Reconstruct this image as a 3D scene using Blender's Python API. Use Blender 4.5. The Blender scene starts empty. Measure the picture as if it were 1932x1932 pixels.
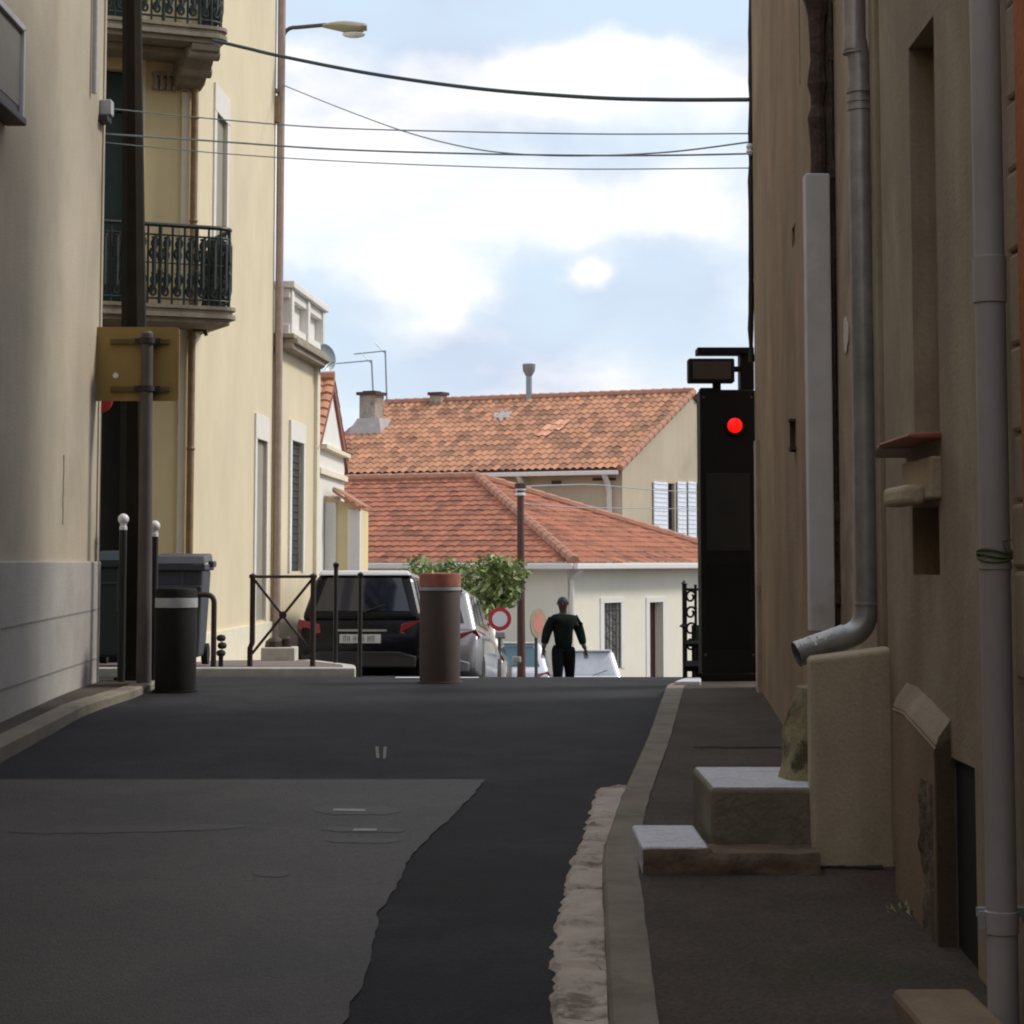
import bpy, bmesh, math, random
from mathutils import Vector, Matrix, noise
random.seed(7)
R = math.radians
sc = bpy.context.scene
COL = sc.collection
# ------------------------------------------------------------ camera, sky, sun, exposure
EYE = 1.5
F, PITCH, SH = 4200.0, R(5.0), 273.4           # focal length and crop shift in 1932-px photo units
cam = bpy.data.cameras.new('camera'); co = bpy.data.objects.new('camera', cam); COL.objects.link(co)
co.location = (0, 0, EYE); co.rotation_euler = (R(90) + PITCH, 0, 0)
cam.sensor_width = 36; cam.lens = 36 * F / 1932; cam.shift_y = -SH / 1932
cam.clip_start = .1; cam.clip_end = 3000
sc.camera = co
sc.render.resolution_x = sc.render.resolution_y = 1024
sc.render.engine = 'CYCLES'
sc.view_settings.view_transform = 'Standard'; sc.view_settings.look = 'None'
sc.view_settings.gamma = 1; sc.view_settings.exposure = 0.02
try: sc.cycles.filter_width = 2.0
except Exception: pass

SUN_DIR = Vector((.80, .22, .78)).normalized()   # towards the sun
W = bpy.data.worlds.new("World"); sc.world = W; W.use_nodes = True
nt = W.node_tree; nt.nodes.clear()
def N(tree, t, **k):
    n = tree.nodes.new(t)
    for a, b in k.items():
        if a.startswith('i_'):
            n.inputs[a[2:].replace('_', ' ')].default_value = b
        else: setattr(n, a, b)
    return n
def world_sky():
    L = nt.links.new
    sky = N(nt, 'ShaderNodeTexSky'); sky.sky_type = 'NISHITA'; sky.sun_disc = False
    sky.sun_elevation = math.asin(SUN_DIR.z); sky.sun_rotation = math.atan2(SUN_DIR.x, SUN_DIR.y)
    sky.dust_density = 1.5; sky.air_density = 1.0
    out = N(nt, 'ShaderNodeOutputWorld')
    tc = N(nt, 'ShaderNodeTexCoord')
    mp = N(nt, 'ShaderNodeMapping'); mp.inputs['Scale'].default_value = (1, 1, 1.9); mp.inputs['Location'].default_value = (.35, 0, .13)
    L(tc.outputs['Generated'], mp.inputs['Vector'])
    n1 = N(nt, 'ShaderNodeTexNoise'); n1.inputs['Scale'].default_value = 6.0; n1.inputs['Detail'].default_value = 7; n1.inputs['Roughness'].default_value = .5; n1.inputs['Distortion'].default_value = .25
    n2 = N(nt, 'ShaderNodeTexNoise'); n2.inputs['Scale'].default_value = 11.0; n2.inputs['Detail'].default_value = 7; n2.inputs['Roughness'].default_value = .5
    L(mp.outputs[0], n1.inputs['Vector']); L(mp.outputs[0], n2.inputs['Vector'])
    # broad cumulus banks standing in fixed compass directions: (azimuth x, elevation z, half widths, weight)
    wob = N(nt, 'ShaderNodeVectorMath', operation='MULTIPLY_ADD'); wob.inputs[1].default_value = (.07, .0, .056)
    n3 = N(nt, 'ShaderNodeTexNoise'); n3.inputs['Scale'].default_value = 16; n3.inputs['Detail'].default_value = 8; L(tc.outputs['Generated'], n3.inputs['Vector'])
    L(n3.outputs['Color'], wob.inputs[0]); L(tc.outputs['Generated'], wob.inputs[2])
    tot = None
    for cx, cz, rx, rz_, wgt in ((-.076, .158, .070, .032, .34), (-.035, .128, .032, .012, .26), (.045, .162, .055, .016, .30), (.085, .150, .040, .011, .22), (.075, .210, .085, .013, .30),
                                 (-.095, .225, .025, .016, .26), (.032, .127, .010, .0085, .55), (.01, .205, .03, .01, .12), (-.02, .240, .10, .012, -.26), (.08, .245, .07, .014, -.26), (.005, .123, .022, .020, -.30), (.07, .115, .05, .012, -.15), (-.08, .118, .05, .008, -.15), (0, .09, .12, .016, -.22)):
        sb = N(nt, 'ShaderNodeVectorMath', operation='SUBTRACT'); sb.inputs[1].default_value = (cx + .035, 1, cz + .028); L(wob.outputs[0], sb.inputs[0])
        ml = N(nt, 'ShaderNodeVectorMath', operation='MULTIPLY'); ml.inputs[1].default_value = (1 / rx, 1.2, 1 / rz_); L(sb.outputs[0], ml.inputs[0])
        ln_ = N(nt, 'ShaderNodeVectorMath', operation='LENGTH'); L(ml.outputs[0], ln_.inputs[0])
        mr = N(nt, 'ShaderNodeMapRange', interpolation_type='SMOOTHSTEP'); mr.inputs['From Min'].default_value = .2; mr.inputs['From Max'].default_value = 1.9; mr.inputs['To Min'].default_value = wgt * .48; mr.inputs['To Max'].default_value = 0
        L(ln_.outputs['Value'], mr.inputs['Value'])
        if tot is None: tot = mr.outputs[0]
        else:
            a_ = N(nt, 'ShaderNodeMath', operation='ADD'); L(tot, a_.inputs[0]); L(mr.outputs[0], a_.inputs[1]); tot = a_.outputs[0]
    add2 = N(nt, 'ShaderNodeMath', operation='ADD'); L(n2.outputs['Fac'], add2.inputs[0]); L(tot, add2.inputs[1])
    r1 = N(nt, 'ShaderNodeValToRGB'); r1.color_ramp.elements[0].position = .34; r1.color_ramp.elements[1].position = .60
    add1 = N(nt, 'ShaderNodeMath', operation='ADD'); L(n1.outputs['Fac'], add1.inputs[0]); L(tot, add1.inputs[1]); L(add1.outputs[0], r1.inputs['Fac'])
    r2 = N(nt, 'ShaderNodeValToRGB'); e = r2.color_ramp.elements
    e[0].position = .36; e[0].color = (.62, .70, .87, 1); e[1].position = .60; e[1].color = (1.10, 1.09, 1.09, 1)
    L(add2.outputs[0], r2.inputs['Fac'])
    b1 = N(nt, 'ShaderNodeBackground'); b1.inputs['Strength'].default_value = .12
    L(sky.outputs[0], b1.inputs['Color'])
    # thin veil over the blue, so that the gaps are pale
    bv = N(nt, 'ShaderNodeBackground'); bv.inputs['Color'].default_value = (.70, .85, 1.0, 1); bv.inputs['Strength'].default_value = 1.02
    mv = N(nt, 'ShaderNodeMixShader'); mv.inputs[0].default_value = .88
    L(b1.outputs[0], mv.inputs[1]); L(bv.outputs[0], mv.inputs[2])
    b2 = N(nt, 'ShaderNodeBackground'); b2.inputs['Strength'].default_value = 1.0
    L(r2.outputs[0], b2.inputs['Color'])
    mx = N(nt, 'ShaderNodeMixShader'); L(r1.outputs[0], mx.inputs[0]); L(mv.outputs[0], mx.inputs[1]); L(b2.outputs[0], mx.inputs[2])
    L(mx.outputs[0], out.inputs[0])
world_sky()
sl = bpy.data.lights.new('sun', 'SUN'); sl.energy = 2.5; sl.angle = R(12); sl.color = (1, .95, .86)
so = bpy.data.objects.new('sun', sl); COL.objects.link(so)
so.rotation_euler = SUN_DIR.to_track_quat('Z', 'Y').to_euler(); so.location = (20, 10, 40)

# ------------------------------------------------------------ placing: photo pixel + distance -> world point
CP, SP = math.cos(PITCH), math.sin(PITCH)
def P(u, v, D):
    q = (966 - SH - v) / F
    z = D * (q * CP + SP) / (CP - q * SP)
    zc = D * CP + z * SP
    return Vector(((u - 966) * zc / F, D, z + EYE))
def on_line(A, B, u, v=800):
    """distance along A->B (plan) at which the photo column u is met, and that depth"""
    lo, hi = -2.0, 3.0
    f = lambda t: (A[0] + (B[0] - A[0]) * t) - P(u, v, A[1] + (B[1] - A[1]) * t).x
    a, b = f(lo), f(hi)
    for _ in range(60):
        m = (lo + hi) / 2
        if (f(m) > 0) == (a > 0): lo = m
        else: hi = m
    L = math.hypot(B[0] - A[0], B[1] - A[1])
    return lo * L, A[1] + (B[1] - A[1]) * lo
def zat(v, D): return P(966, v, D).z
def interp(tab, d):
    if d <= tab[0][0]: return tab[0][1]
    for (a, b), (c, e) in zip(tab, tab[1:]):
        if d <= c: return b + (e - b) * (d - a) / (c - a)
    return tab[-1][1]
ROAD_H = [(-40, 3.0), (0, 1.66), (6.2, 1.40), (8.5, 1.27), (10.5, 1.20), (12.9, 1.115), (16, .99), (17.5, .955), (19, .968), (20.5, 1.05), (24, 1.24), (28, 1.62), (33, 1.95), (38, 2.35), (46, 3.1), (55, 3.25), (90, 3.4), (400, 5)]
KERB_H = [(-40, 2.9), (0, 1.55), (6.2, 1.287), (8.5, 1.154), (10.5, 1.095), (12.9, 1.023), (16, .926), (19, .90), (22, .98)]
def smooth(tab, d): return sum(interp(tab, d + o) for o in (-.6, -.3, 0, .3, .6)) / 5
def rz(d): return EYE - smooth(ROAD_H, d)
def kz(d): return EYE - smooth(KERB_H, d)
def dsolve(fz, v):
    lo, hi = 1.0, 18.5
    for _ in range(50):
        m = (lo + hi) / 2
        if fz(m) < zat(v, m): lo = m
        else: hi = m
    return lo

# ------------------------------------------------------------ materials
def newmat(name):
    m = bpy.data.materials.new(name); m.use_nodes = True
    return m, m.node_tree, m.node_tree.nodes['Principled BSDF']
def mat(name, c, rough=.7, metal=0, var=.12, scale=6, bump=0, streak=0, emit=None, spec=None, coat=0, stain=None, stain_amt=.5, stain_scale=1.2, fine=40, speck=0, speck_scale=55):
    m, t, p = newmat(name); L = t.links.new
    p.inputs['Roughness'].default_value = rough; p.inputs['Metallic'].default_value = metal
    if spec is not None: p.inputs['Specular IOR Level'].default_value = spec
    if coat: p.inputs['Coat Weight'].default_value = coat; p.inputs['Coat Roughness'].default_value = .08
    c4 = (*c, 1)
    if emit:
        p.inputs['Emission Color'].default_value = c4; p.inputs['Emission Strength'].default_value = emit
    g = N(t, 'ShaderNodeNewGeometry')
    src = g.outputs['Position']
    n = N(t, 'ShaderNodeTexNoise'); n.inputs['Scale'].default_value = scale; n.inputs['Detail'].default_value = 6; n.inputs['Roughness'].default_value = .65
    L(src, n.inputs['Vector'])
    rp = N(t, 'ShaderNodeValToRGB'); rp.color_ramp.elements[0].position = .3; rp.color_ramp.elements[1].position = .7
    rp.color_ramp.elements[0].color = (*[x * (1 - var) for x in c], 1); rp.color_ramp.elements[1].color = (*[min(1, x * (1 + var)) for x in c], 1)
    L(n.outputs['Fac'], rp.inputs['Fac'])
    col = rp.outputs[0]
    if streak:
        mp = N(t, 'ShaderNodeMapping'); mp.inputs['Scale'].default_value = (2.6, .8, .36); L(src, mp.inputs['Vector'])
        n2 = N(t, 'ShaderNodeTexNoise'); n2.inputs['Scale'].default_value = 1.5; n2.inputs['Detail'].default_value = 7; n2.inputs['Roughness'].default_value = .6; n2.inputs['Distortion'].default_value = .6; L(mp.outputs[0], n2.inputs['Vector'])
        r2 = N(t, 'ShaderNodeValToRGB'); r2.color_ramp.elements[0].position = .38; r2.color_ramp.elements[1].position = .78
        L(n2.outputs['Fac'], r2.inputs['Fac'])
        mm = N(t, 'ShaderNodeMath', operation='MULTIPLY'); mm.inputs[1].default_value = streak; L(r2.outputs[0], mm.inputs[0])
        mx = N(t, 'ShaderNodeMixRGB', blend_type='MULTIPLY'); L(mm.outputs[0], mx.inputs[0]); L(col, mx.inputs[1]); mx.inputs[2].default_value = (.48, .42, .36, 1)
        col = mx.outputs[0]
    if stain:
        n3 = N(t, 'ShaderNodeTexNoise'); n3.inputs['Scale'].default_value = stain_scale; n3.inputs['Detail'].default_value = 8; n3.inputs['Roughness'].default_value = .7; L(src, n3.inputs['Vector'])
        r3 = N(t, 'ShaderNodeValToRGB'); r3.color_ramp.elements[0].position = .52; r3.color_ramp.elements[1].position = .62
        L(n3.outputs['Fac'], r3.inputs['Fac'])
        mm = N(t, 'ShaderNodeMath', operation='MULTIPLY'); mm.inputs[1].default_value = stain_amt; L(r3.outputs[0], mm.inputs[0])
        mx = N(t, 'ShaderNodeMixRGB'); L(mm.outputs[0], mx.inputs[0]); L(col, mx.inputs[1]); mx.inputs[2].default_value = (*stain, 1)
        col = mx.outputs[0]
    if speck:
        n4 = N(t, 'ShaderNodeTexNoise'); n4.inputs['Scale'].default_value = speck_scale; n4.inputs['Detail'].default_value = 4; n4.inputs['Roughness'].default_value = .8; L(src, n4.inputs['Vector'])
        r4 = N(t, 'ShaderNodeMapRange'); r4.inputs['From Min'].default_value = .32; r4.inputs['From Max'].default_value = .68; r4.inputs['To Min'].default_value = 1 - speck; r4.inputs['To Max'].default_value = 1 + speck; L(n4.outputs['Fac'], r4.inputs['Value'])
        vm = N(t, 'ShaderNodeVectorMath', operation='SCALE'); L(col, vm.inputs[0]); L(r4.outputs[0], vm.inputs['Scale']); col = vm.outputs[0]
    L(col, p.inputs['Base Color'])
    if bump:
        nb = N(t, 'ShaderNodeTexNoise'); nb.inputs['Scale'].default_value = fine; nb.inputs['Detail'].default_value = 6; L(src, nb.inputs['Vector'])
        bp = N(t, 'ShaderNodeBump'); bp.inputs['Strength'].default_value = bump; bp.inputs['Distance'].default_value = .02
        L(nb.outputs['Fac'], bp.inputs['Height']); L(bp.outputs[0], p.inputs['Normal'])
    return m
def tile_mat(name, base, spread, seed):
    m, t, p = newmat(name); L = t.links.new
    p.inputs['Roughness'].default_value = .85
    uv = N(t, 'ShaderNodeUVMap'); uv.uv_map = 'uv'
    fl = N(t, 'ShaderNodeVectorMath', operation='FLOOR'); L(uv.outputs[0], fl.inputs[0])
    ad = N(t, 'ShaderNodeVectorMath', operation='ADD'); ad.inputs[1].default_value = (seed, seed * 2, .5); L(fl.outputs[0], ad.inputs[0])
    wn = N(t, 'ShaderNodeTexWhiteNoise'); L(ad.outputs[0], wn.inputs['Vector'])
    g = N(t, 'ShaderNodeNewGeometry')
    n = N(t, 'ShaderNodeTexNoise'); n.inputs['Scale'].default_value = 1.1; n.inputs['Detail'].default_value = 6; L(g.outputs['Position'], n.inputs['Vector'])
    mix = N(t, 'ShaderNodeMath', operation='ADD')
    m1 = N(t, 'ShaderNodeMath', operation='MULTIPLY'); m1.inputs[1].default_value = .5; L(wn.outputs['Value'], m1.inputs[0])
    m2 = N(t, 'ShaderNodeMath', operation='MULTIPLY'); m2.inputs[1].default_value = .6; L(n.outputs['Fac'], m2.inputs[0])
    L(m1.outputs[0], mix.inputs[0]); L(m2.outputs[0], mix.inputs[1])
    rp = N(t, 'ShaderNodeValToRGB'); e = rp.color_ramp.elements
    e[0].position = .22; e[0].color = (*[x * (1 - spread) for x in base], 1)
    e[1].position = .92; e[1].color = (min(1, base[0] * (1 + spread)), base[1] * (1 + spread * .9), base[2] * (1 + spread * .8), 1)
    k = rp.color_ramp.elements.new(.5); k.color = (*base, 1)
    L(mix.outputs[0], rp.inputs['Fac']); L(rp.outputs[0], p.inputs['Base Color'])
    return m
M = {}
M['asphalt'] = mat('fresh_asphalt', (.015, .0135, .017), .8, var=.4, scale=1.6, bump=.8, fine=90, stain=(.031, .028, .031), stain_amt=.7, stain_scale=.8, spec=.3, speck=.38, speck_scale=42)
M['old_asphalt'] = mat('old_asphalt', (.058, .046, .041), .62, var=.30, scale=1.1, bump=.5, fine=110, stain=(.036, .030, .028), stain_amt=.7, stain_scale=.9, spec=.4, speck=.40, speck_scale=38)
M['ground'] = mat('ground', (.09, .08, .065), .9, var=.2, scale=.5)
M['pavement'] = mat('pavement_asphalt', (.076, .058, .047), .85, var=.36, scale=1.7, bump=.8, fine=60, stain=(.060, .054, .032), stain_amt=.8, stain_scale=.8, spec=.3, speck=.38, speck_scale=45)
M['kerb'] = mat('kerb_stone', (.215, .183, .14), .85, var=.22, scale=3, bump=.35, stain=(.13, .11, .08), stain_amt=.55, stain_scale=2.5)
M['kerb_light'] = mat('pale_kerb', (.5, .47, .42), .8, var=.15, scale=9)
M['gutter'] = mat('gutter_stone', (.52, .44, .37), .85, var=.2, scale=5, bump=.5, fine=20, stain=(.15, .11, .08), stain_amt=.85, stain_scale=3.5)
M['white_paint'] = mat('road_paint', (.62, .62, .64), .7, var=.2, scale=12)
M['left_wall'] = mat('grey_beige_render', (.50, .435, .335), .9, var=.12, scale=.9, bump=.2, streak=.5, fine=60, stain=(.45, .385, .29), stain_amt=.5, stain_scale=.8, speck=.07)
M['left_plinth'] = mat('grey_cement', (.42, .395, .37), .9, var=.12, scale=1.4, bump=.2, fine=60, streak=.3, stain=(.31, .285, .25), stain_amt=.5, stain_scale=1.1, speck=.08)
M['brown_wall'] = mat('brown_render', (.39, .27, .165), .9, var=.2, scale=1.5, bump=.3, streak=.9, fine=50, stain=(.31, .25, .17), stain_amt=.6, stain_scale=1.0, speck=.06)
M['mid_wall'] = mat('pinkish_render', (.54, .44, .35), .9, var=.2, scale=2.5, bump=.2, streak=.9, fine=60, stain=(.27, .21, .155), stain_amt=.7, stain_scale=1.7, speck=.06)
M['near_wall'] = mat('ochre_render', (.40, .335, .25), .9, var=.20, scale=1.3, bump=.18, streak=1.0, fine=60, stain=(.29, .235, .17), stain_amt=.75, stain_scale=.9, speck=.05)
M['near_plinth'] = mat('brown_plinth', (.28, .205, .135), .92, var=.22, scale=1.6, bump=.2, streak=.6, fine=60, stain=(.20, .16, .11), stain_amt=.6, stain_scale=1.5, speck=.1)
M['cement_block'] = mat('beige_cement', (.54, .455, .33), .9, var=.15, scale=1.8, bump=.25, fine=60, stain=(.38, .31, .21), stain_amt=.6, stain_scale=1.9, streak=.3, speck=.10, speck_scale=80)
M['mossy'] = mat('mossy_stone', (.30, .26, .15), .95, var=.4, scale=8, bump=.9, fine=20, stain=(.05, .05, .02), stain_amt=.9, stain_scale=5)
M['orange'] = mat('orange_render', (.48, .145, .035), .85, var=.2, scale=3, bump=.3, streak=.4)
M['yellow_wall'] = mat('cream_yellow_render', (.71, .605, .42), .9, var=.06, scale=.8, streak=.2, bump=.12, fine=60, stain=(.66, .54, .37), stain_amt=.35, stain_scale=.6)
M['yellow_shade'] = mat('ochre_yellow_render', (.74, .60, .34), .9, var=.06, scale=1.2, streak=.14)
M['yellow_trim'] = mat('cream_trim', (.76, .69, .53), .85, var=.06)
M['lintel'] = mat('pale_stone_trim', (.74, .70, .64), .85, var=.06)
M['stone_balcony'] = mat('weathered_balcony_stone', (.34, .29, .22), .9, var=.2, scale=7, streak=.5, bump=.3)
M['iron'] = mat('dark_green_iron', (.014, .022, .017), .5, var=.2, scale=10, metal=.0)
M['black_iron'] = mat('black_iron', (.012, .011, .010), .5, var=.2)
M['rust_iron'] = mat('brown_iron', (.035, .018, .012), .6, var=.3, scale=15)
M['green_door'] = mat('dark_green_paint', (.010, .038, .034), .5, var=.2)
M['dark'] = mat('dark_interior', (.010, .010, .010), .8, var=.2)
M['shutter_dark'] = mat('green_black_shutter', (.020, .028, .022), .6, var=.3, scale=5)
M['shutter_grey'] = mat('grey_shutter', (.30, .27, .22), .7, var=.1)
M['shutter_white'] = mat('white_shutter', (.74, .77, .84), .6, var=.05)
M['brown_pipe'] = mat('brown_drainpipe', (.26, .16, .08), .6, var=.3, scale=8)
M['lav_pipe'] = mat('taupe_drainpipe', (.36, .27, .23), .6, var=.15, scale=8)
M['zinc'] = mat('zinc', (.40, .40, .41), .38, metal=.6, var=.25, scale=9, streak=.3)
M['zinc_bare'] = mat('bare_zinc_flakes', (.80, .80, .82), .4, var=.15, scale=30)
M['pvc'] = mat('grey_pvc', (.46, .44, .45), .5, var=.1, scale=4, streak=.35, stain=(.34, .31, .29), stain_amt=.4, stain_scale=2)
M['white_box'] = mat('white_trunking', (.66, .65, .66), .55, var=.08, scale=6, streak=.12, stain=(.5, .40, .32), stain_amt=.5, stain_scale=2)
M['rust'] = mat('rotten_brown_pipe', (.075, .052, .04), .9, var=.35, scale=12, bump=.8, fine=25)
M['terracotta'] = mat('terracotta_sill', (.32, .11, .075), .7, var=.2, scale=10)
M['sign_back'] = mat('ochre_sign_back', (.30, .20, .055), .55, var=.08)
M['sign_rail'] = mat('brown_sign_rail', (.12, .075, .02), .6, var=.1)
M['post_grey'] = mat('grey_steel_post', (.10, .085, .080), .6, var=.15, metal=.0, spec=.3)
M['lamp_post'] = mat('dark_bronze_paint', (.022, .018, .012), .8, var=.2, scale=4, spec=.15)
M['lamp_head'] = mat('olive_lamp_housing', (.36, .33, .24), .5, var=.1)
M['lamp_lens'] = mat('frosted_lens', (.75, .77, .80), .3, var=.03)
M['ball'] = mat('white_ball_paint', (.80, .78, .84), .4, var=.04)
M['bin'] = mat('grey_bin_plastic', (.055, .058, .072), .5, var=.12)
M['bin_teal'] = mat('teal_grey_bin_plastic', (.03, .042, .048), .5, var=.12)
M['tyre'] = mat('tyre_rubber', (.015, .015, .015), .85, var=.1)
M['bollard'] = mat('dark_bronze_bollard', (.080, .058, .050), .6, var=.15, scale=3, spec=.25)
M['bollard_black'] = mat('black_bollard', (.010, .009, .008), .7, var=.15, scale=5, spec=.2)
M['red_band'] = mat('faded_red_band', (.40, .14, .10), .65, var=.25, scale=10)
M['grey_band'] = mat('reflective_grey_band', (.42, .43, .45), .5, var=.12, scale=20)
M['totem'] = mat('black_terminal_paint', (.010, .008, .008), .65, var=.15, spec=.25)
M['red_lamp'] = mat('lit_red_lamp', (1.0, .006, .004), .4, var=.0, emit=1.0)
M['cable'] = mat('black_cable', (.075, .10, .11), .8, var=.1)
M['cable_thin'] = mat('thin_grey_cable', (.30, .34, .37), .8, var=.1)
M['porcelain'] = mat('white_porcelain', (.8, .78, .78), .3, var=.05)
M['cream_wall'] = mat('cream_render', (.80, .74, .62), .9, var=.04, scale=.8, streak=.06)
M['tan_wall'] = mat('tan_cement_render', (.50, .42, .31), .9, var=.09, scale=.5, streak=.15, stain=(.38, .32, .24), stain_amt=.6, stain_scale=.35)
M['white_wall'] = mat('white_render', (.78, .75, .70), .9, var=.04, streak=.12)
M['white_gutter'] = mat('white_gutter', (.75, .70, .66), .5, var=.05)
M['dark_wood'] = mat('dark_eave_wood', (.07, .045, .035), .8, var=.2)  # plain dark brown for soffit, beam ends and caps
M['tiles_a'] = tile_mat('orange_tiles', (.39, .188, .108), .52, 3.3)
M['tiles_b'] = tile_mat('red_tiles', (.32, .115, .064), .45, 8.1)
M['tiles_ridge'] = mat('ridge_tiles', (.42, .20, .13), .85, var=.2, scale=4)
M['flashing'] = mat('cement_flashing', (.42, .36, .34), .85, var=.15, scale=4)
M['chimney'] = mat('sooty_chimney', (.37, .30, .25), .9, var=.25, scale=3, stain=(.09, .075, .07), stain_amt=.7, stain_scale=2)
M['galv'] = mat('galvanised_tube', (.28, .32, .34), .45, metal=.5, var=.1)
M['black_paint'] = mat('black_car_paint', (.005, .005, .008), .22, var=.05, spec=.22)
M['silver_paint'] = mat('silver_car_paint', (.33, .32, .32), .3, metal=.5, var=.05, coat=1)
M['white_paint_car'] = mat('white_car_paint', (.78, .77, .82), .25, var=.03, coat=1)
M['pale_paint'] = mat('champagne_car_paint', (.42, .38, .33), .3, metal=.3, var=.05, coat=1)
M['glass'] = mat('tinted_glass', (.004, .006, .018), .04, var=.05, spec=.75)
M['glass_teal'] = mat('teal_glass', (.05, .14, .17), .1, var=.05, spec=.8)
M['glass_reflection'] = mat('grey_reflection_glass', (.45, .46, .50), .2, var=.1, spec=.8)  # bright reflection put into the pane colour as pale grey
M['tail'] = mat('red_lens', (.22, .006, .015), .25, var=.1, coat=1)
M['plate'] = mat('number_plate', (.58, .58, .58), .5, var=.08)
M['plate_ink'] = mat('plate_ink', (.02, .02, .03), .5, var=.05)
M['trim'] = mat('black_trim', (.02, .02, .02), .6, var=.1)
M['rim'] = mat('alloy', (.35, .35, .36), .35, metal=.8, var=.1)
M['leaf'] = mat('leaves', (.19, .24, .07), .6, var=.55, scale=4)
M['leaf_pale'] = mat('pale_leaves', (.34, .38, .17), .6, var=.35, scale=5)
M['bark'] = mat('bark', (.09, .07, .05), .9, var=.3, scale=20)
M['pole_wood'] = mat('red_brown_pole', (.10, .045, .035), .7, var=.2, scale=8)
M['skin'] = mat('skin', (.055, .028, .020), .6, var=.05)
M['hair'] = mat('hair', (.012, .010, .010), .7, var=.1)
M['jumper'] = mat('dark_green_jumper', (.008, .012, .009), .95, var=.3, scale=14, spec=.1)
M['trousers'] = mat('black_trousers', (.007, .007, .008), .95, var=.15, scale=20, spec=.1)
M['sign_red'] = mat('sign_red', (.55, .03, .04), .45, var=.05)
M['sign_white'] = mat('sign_white', (.8, .8, .82), .45, var=.03)
M['wood_grey'] = mat('peeling_wood', (.15, .115, .09), .9, var=.35, scale=12, bump=.8, fine=25, stain=(.05, .035, .03), stain_amt=.7, stain_scale=6)
M['ties'] = mat('green_ties', (.12, .14, .085), .7, var=.2, scale=15)

# ------------------------------------------------------------ mesh builder
class MB:
    def __init__(s): s.v = []; s.f = []; s.uv = None
    def add(s, vs, fs):
        b = len(s.v); s.v += [tuple(v) for v in vs]; s.f += [tuple(b + i for i in f) for f in fs]; return s
    def box(s, c, d, rotz=0, taper=1.0):
        cx, cy, cz = c; x, y, z = d[0] / 2, d[1] / 2, d[2] / 2
        ca, sa = math.cos(rotz), math.sin(rotz); vs = []
        for k, t in ((-z, 1), (z, taper)):
            for i, j in ((-x, -y), (x, -y), (x, y), (-x, y)):
                i *= t; j *= t
                vs.append((cx + i * ca - j * sa, cy + i * sa + j * ca, cz + k))
        return s.add(vs, [(0, 3, 2, 1), (4, 5, 6, 7), (0, 1, 5, 4), (1, 2, 6, 5), (2, 3, 7, 6), (3, 0, 4, 7)])
    def bb(s, x0, x1, y0, y1, z0, z1): return s.box(((x0 + x1) / 2, (y0 + y1) / 2, (z0 + z1) / 2), (x1 - x0, y1 - y0, z1 - z0))
    def prism(s, pts, z0, z1):
        n = len(pts)
        g0 = z0 if callable(z0) else (lambda x, y: z0); g1 = z1 if callable(z1) else (lambda x, y: z1)
        vs = [(x, y, g0(x, y)) for x, y in pts] + [(x, y, g1(x, y)) for x, y in pts]
        fs = [tuple(range(n))[::-1], tuple(range(n, 2 * n))] + [(i, (i + 1) % n, n + (i + 1) % n, n + i) for i in range(n)]
        return s.add(vs, fs)
    def extrude(s, pts, off):
        """3-D polygon extruded by vector off"""
        n = len(pts); off = Vector(off); p = [Vector(q) for q in pts]
        return s.add(p + [q + off for q in p], [tuple(range(n))[::-1], tuple(range(n, 2 * n))] + [(i, (i + 1) % n, n + (i + 1) % n, n + i) for i in range(n)])
    def tube(s, path, r, n=10, cap=True):
        path = [Vector(p) for p in path]; rs = r if isinstance(r, (list, tuple)) else [r] * len(path)
        rings = []; up = None
        for i, p in enumerate(path):
            t = (path[min(i + 1, len(path) - 1)] - path[max(i - 1, 0)])
            if t.length < 1e-9: t = Vector((0, 0, 1))
            t.normalize()
            if up is None: up = Vector((1, 0, 0)) if abs(t.x) < .8 else Vector((0, 1, 0))
            a = (up - t * up.dot(t)).normalized(); b = t.cross(a); up = a
            rings.append([p + (a * math.cos(2 * math.pi * k / n) + b * math.sin(2 * math.pi * k / n)) * rs[i] for k in range(n)])
        vs = [q for rg in rings for q in rg]; fs = []
        for i in range(len(rings) - 1):
            for k in range(n): fs.append((i * n + k, i * n + (k + 1) % n, (i + 1) * n + (k + 1) % n, (i + 1) * n + k))
        if cap: fs += [tuple(range(n))[::-1], tuple(range((len(rings) - 1) * n, len(rings) * n))]
        return s.add(vs, fs)
    def lathe(s, c, prof, n=24, axis='Z', rotz=0):
        c = Vector(c); vs = []; fs = []
        for r, h in prof:
            for k in range(n):
                a = 2 * math.pi * k / n
                p = Vector((r * math.cos(a), r * math.sin(a), h))
                if axis == 'X': p = Vector((h, p.x, p.y))
                if axis == 'Y': p = Vector((p.x, h, p.y))
                if rotz: p.rotate(Matrix.Rotation(rotz, 3, 'Z'))
                vs.append(c + p)
        m = len(prof)
        for i in range(m - 1):
            for k in range(n): fs.append((i * n + k, i * n + (k + 1) % n, (i + 1) * n + (k + 1) % n, (i + 1) * n + k))
        fs += [tuple(range(n))[::-1], tuple(range((m - 1) * n, m * n))]
        return s.add(vs, fs)
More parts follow.
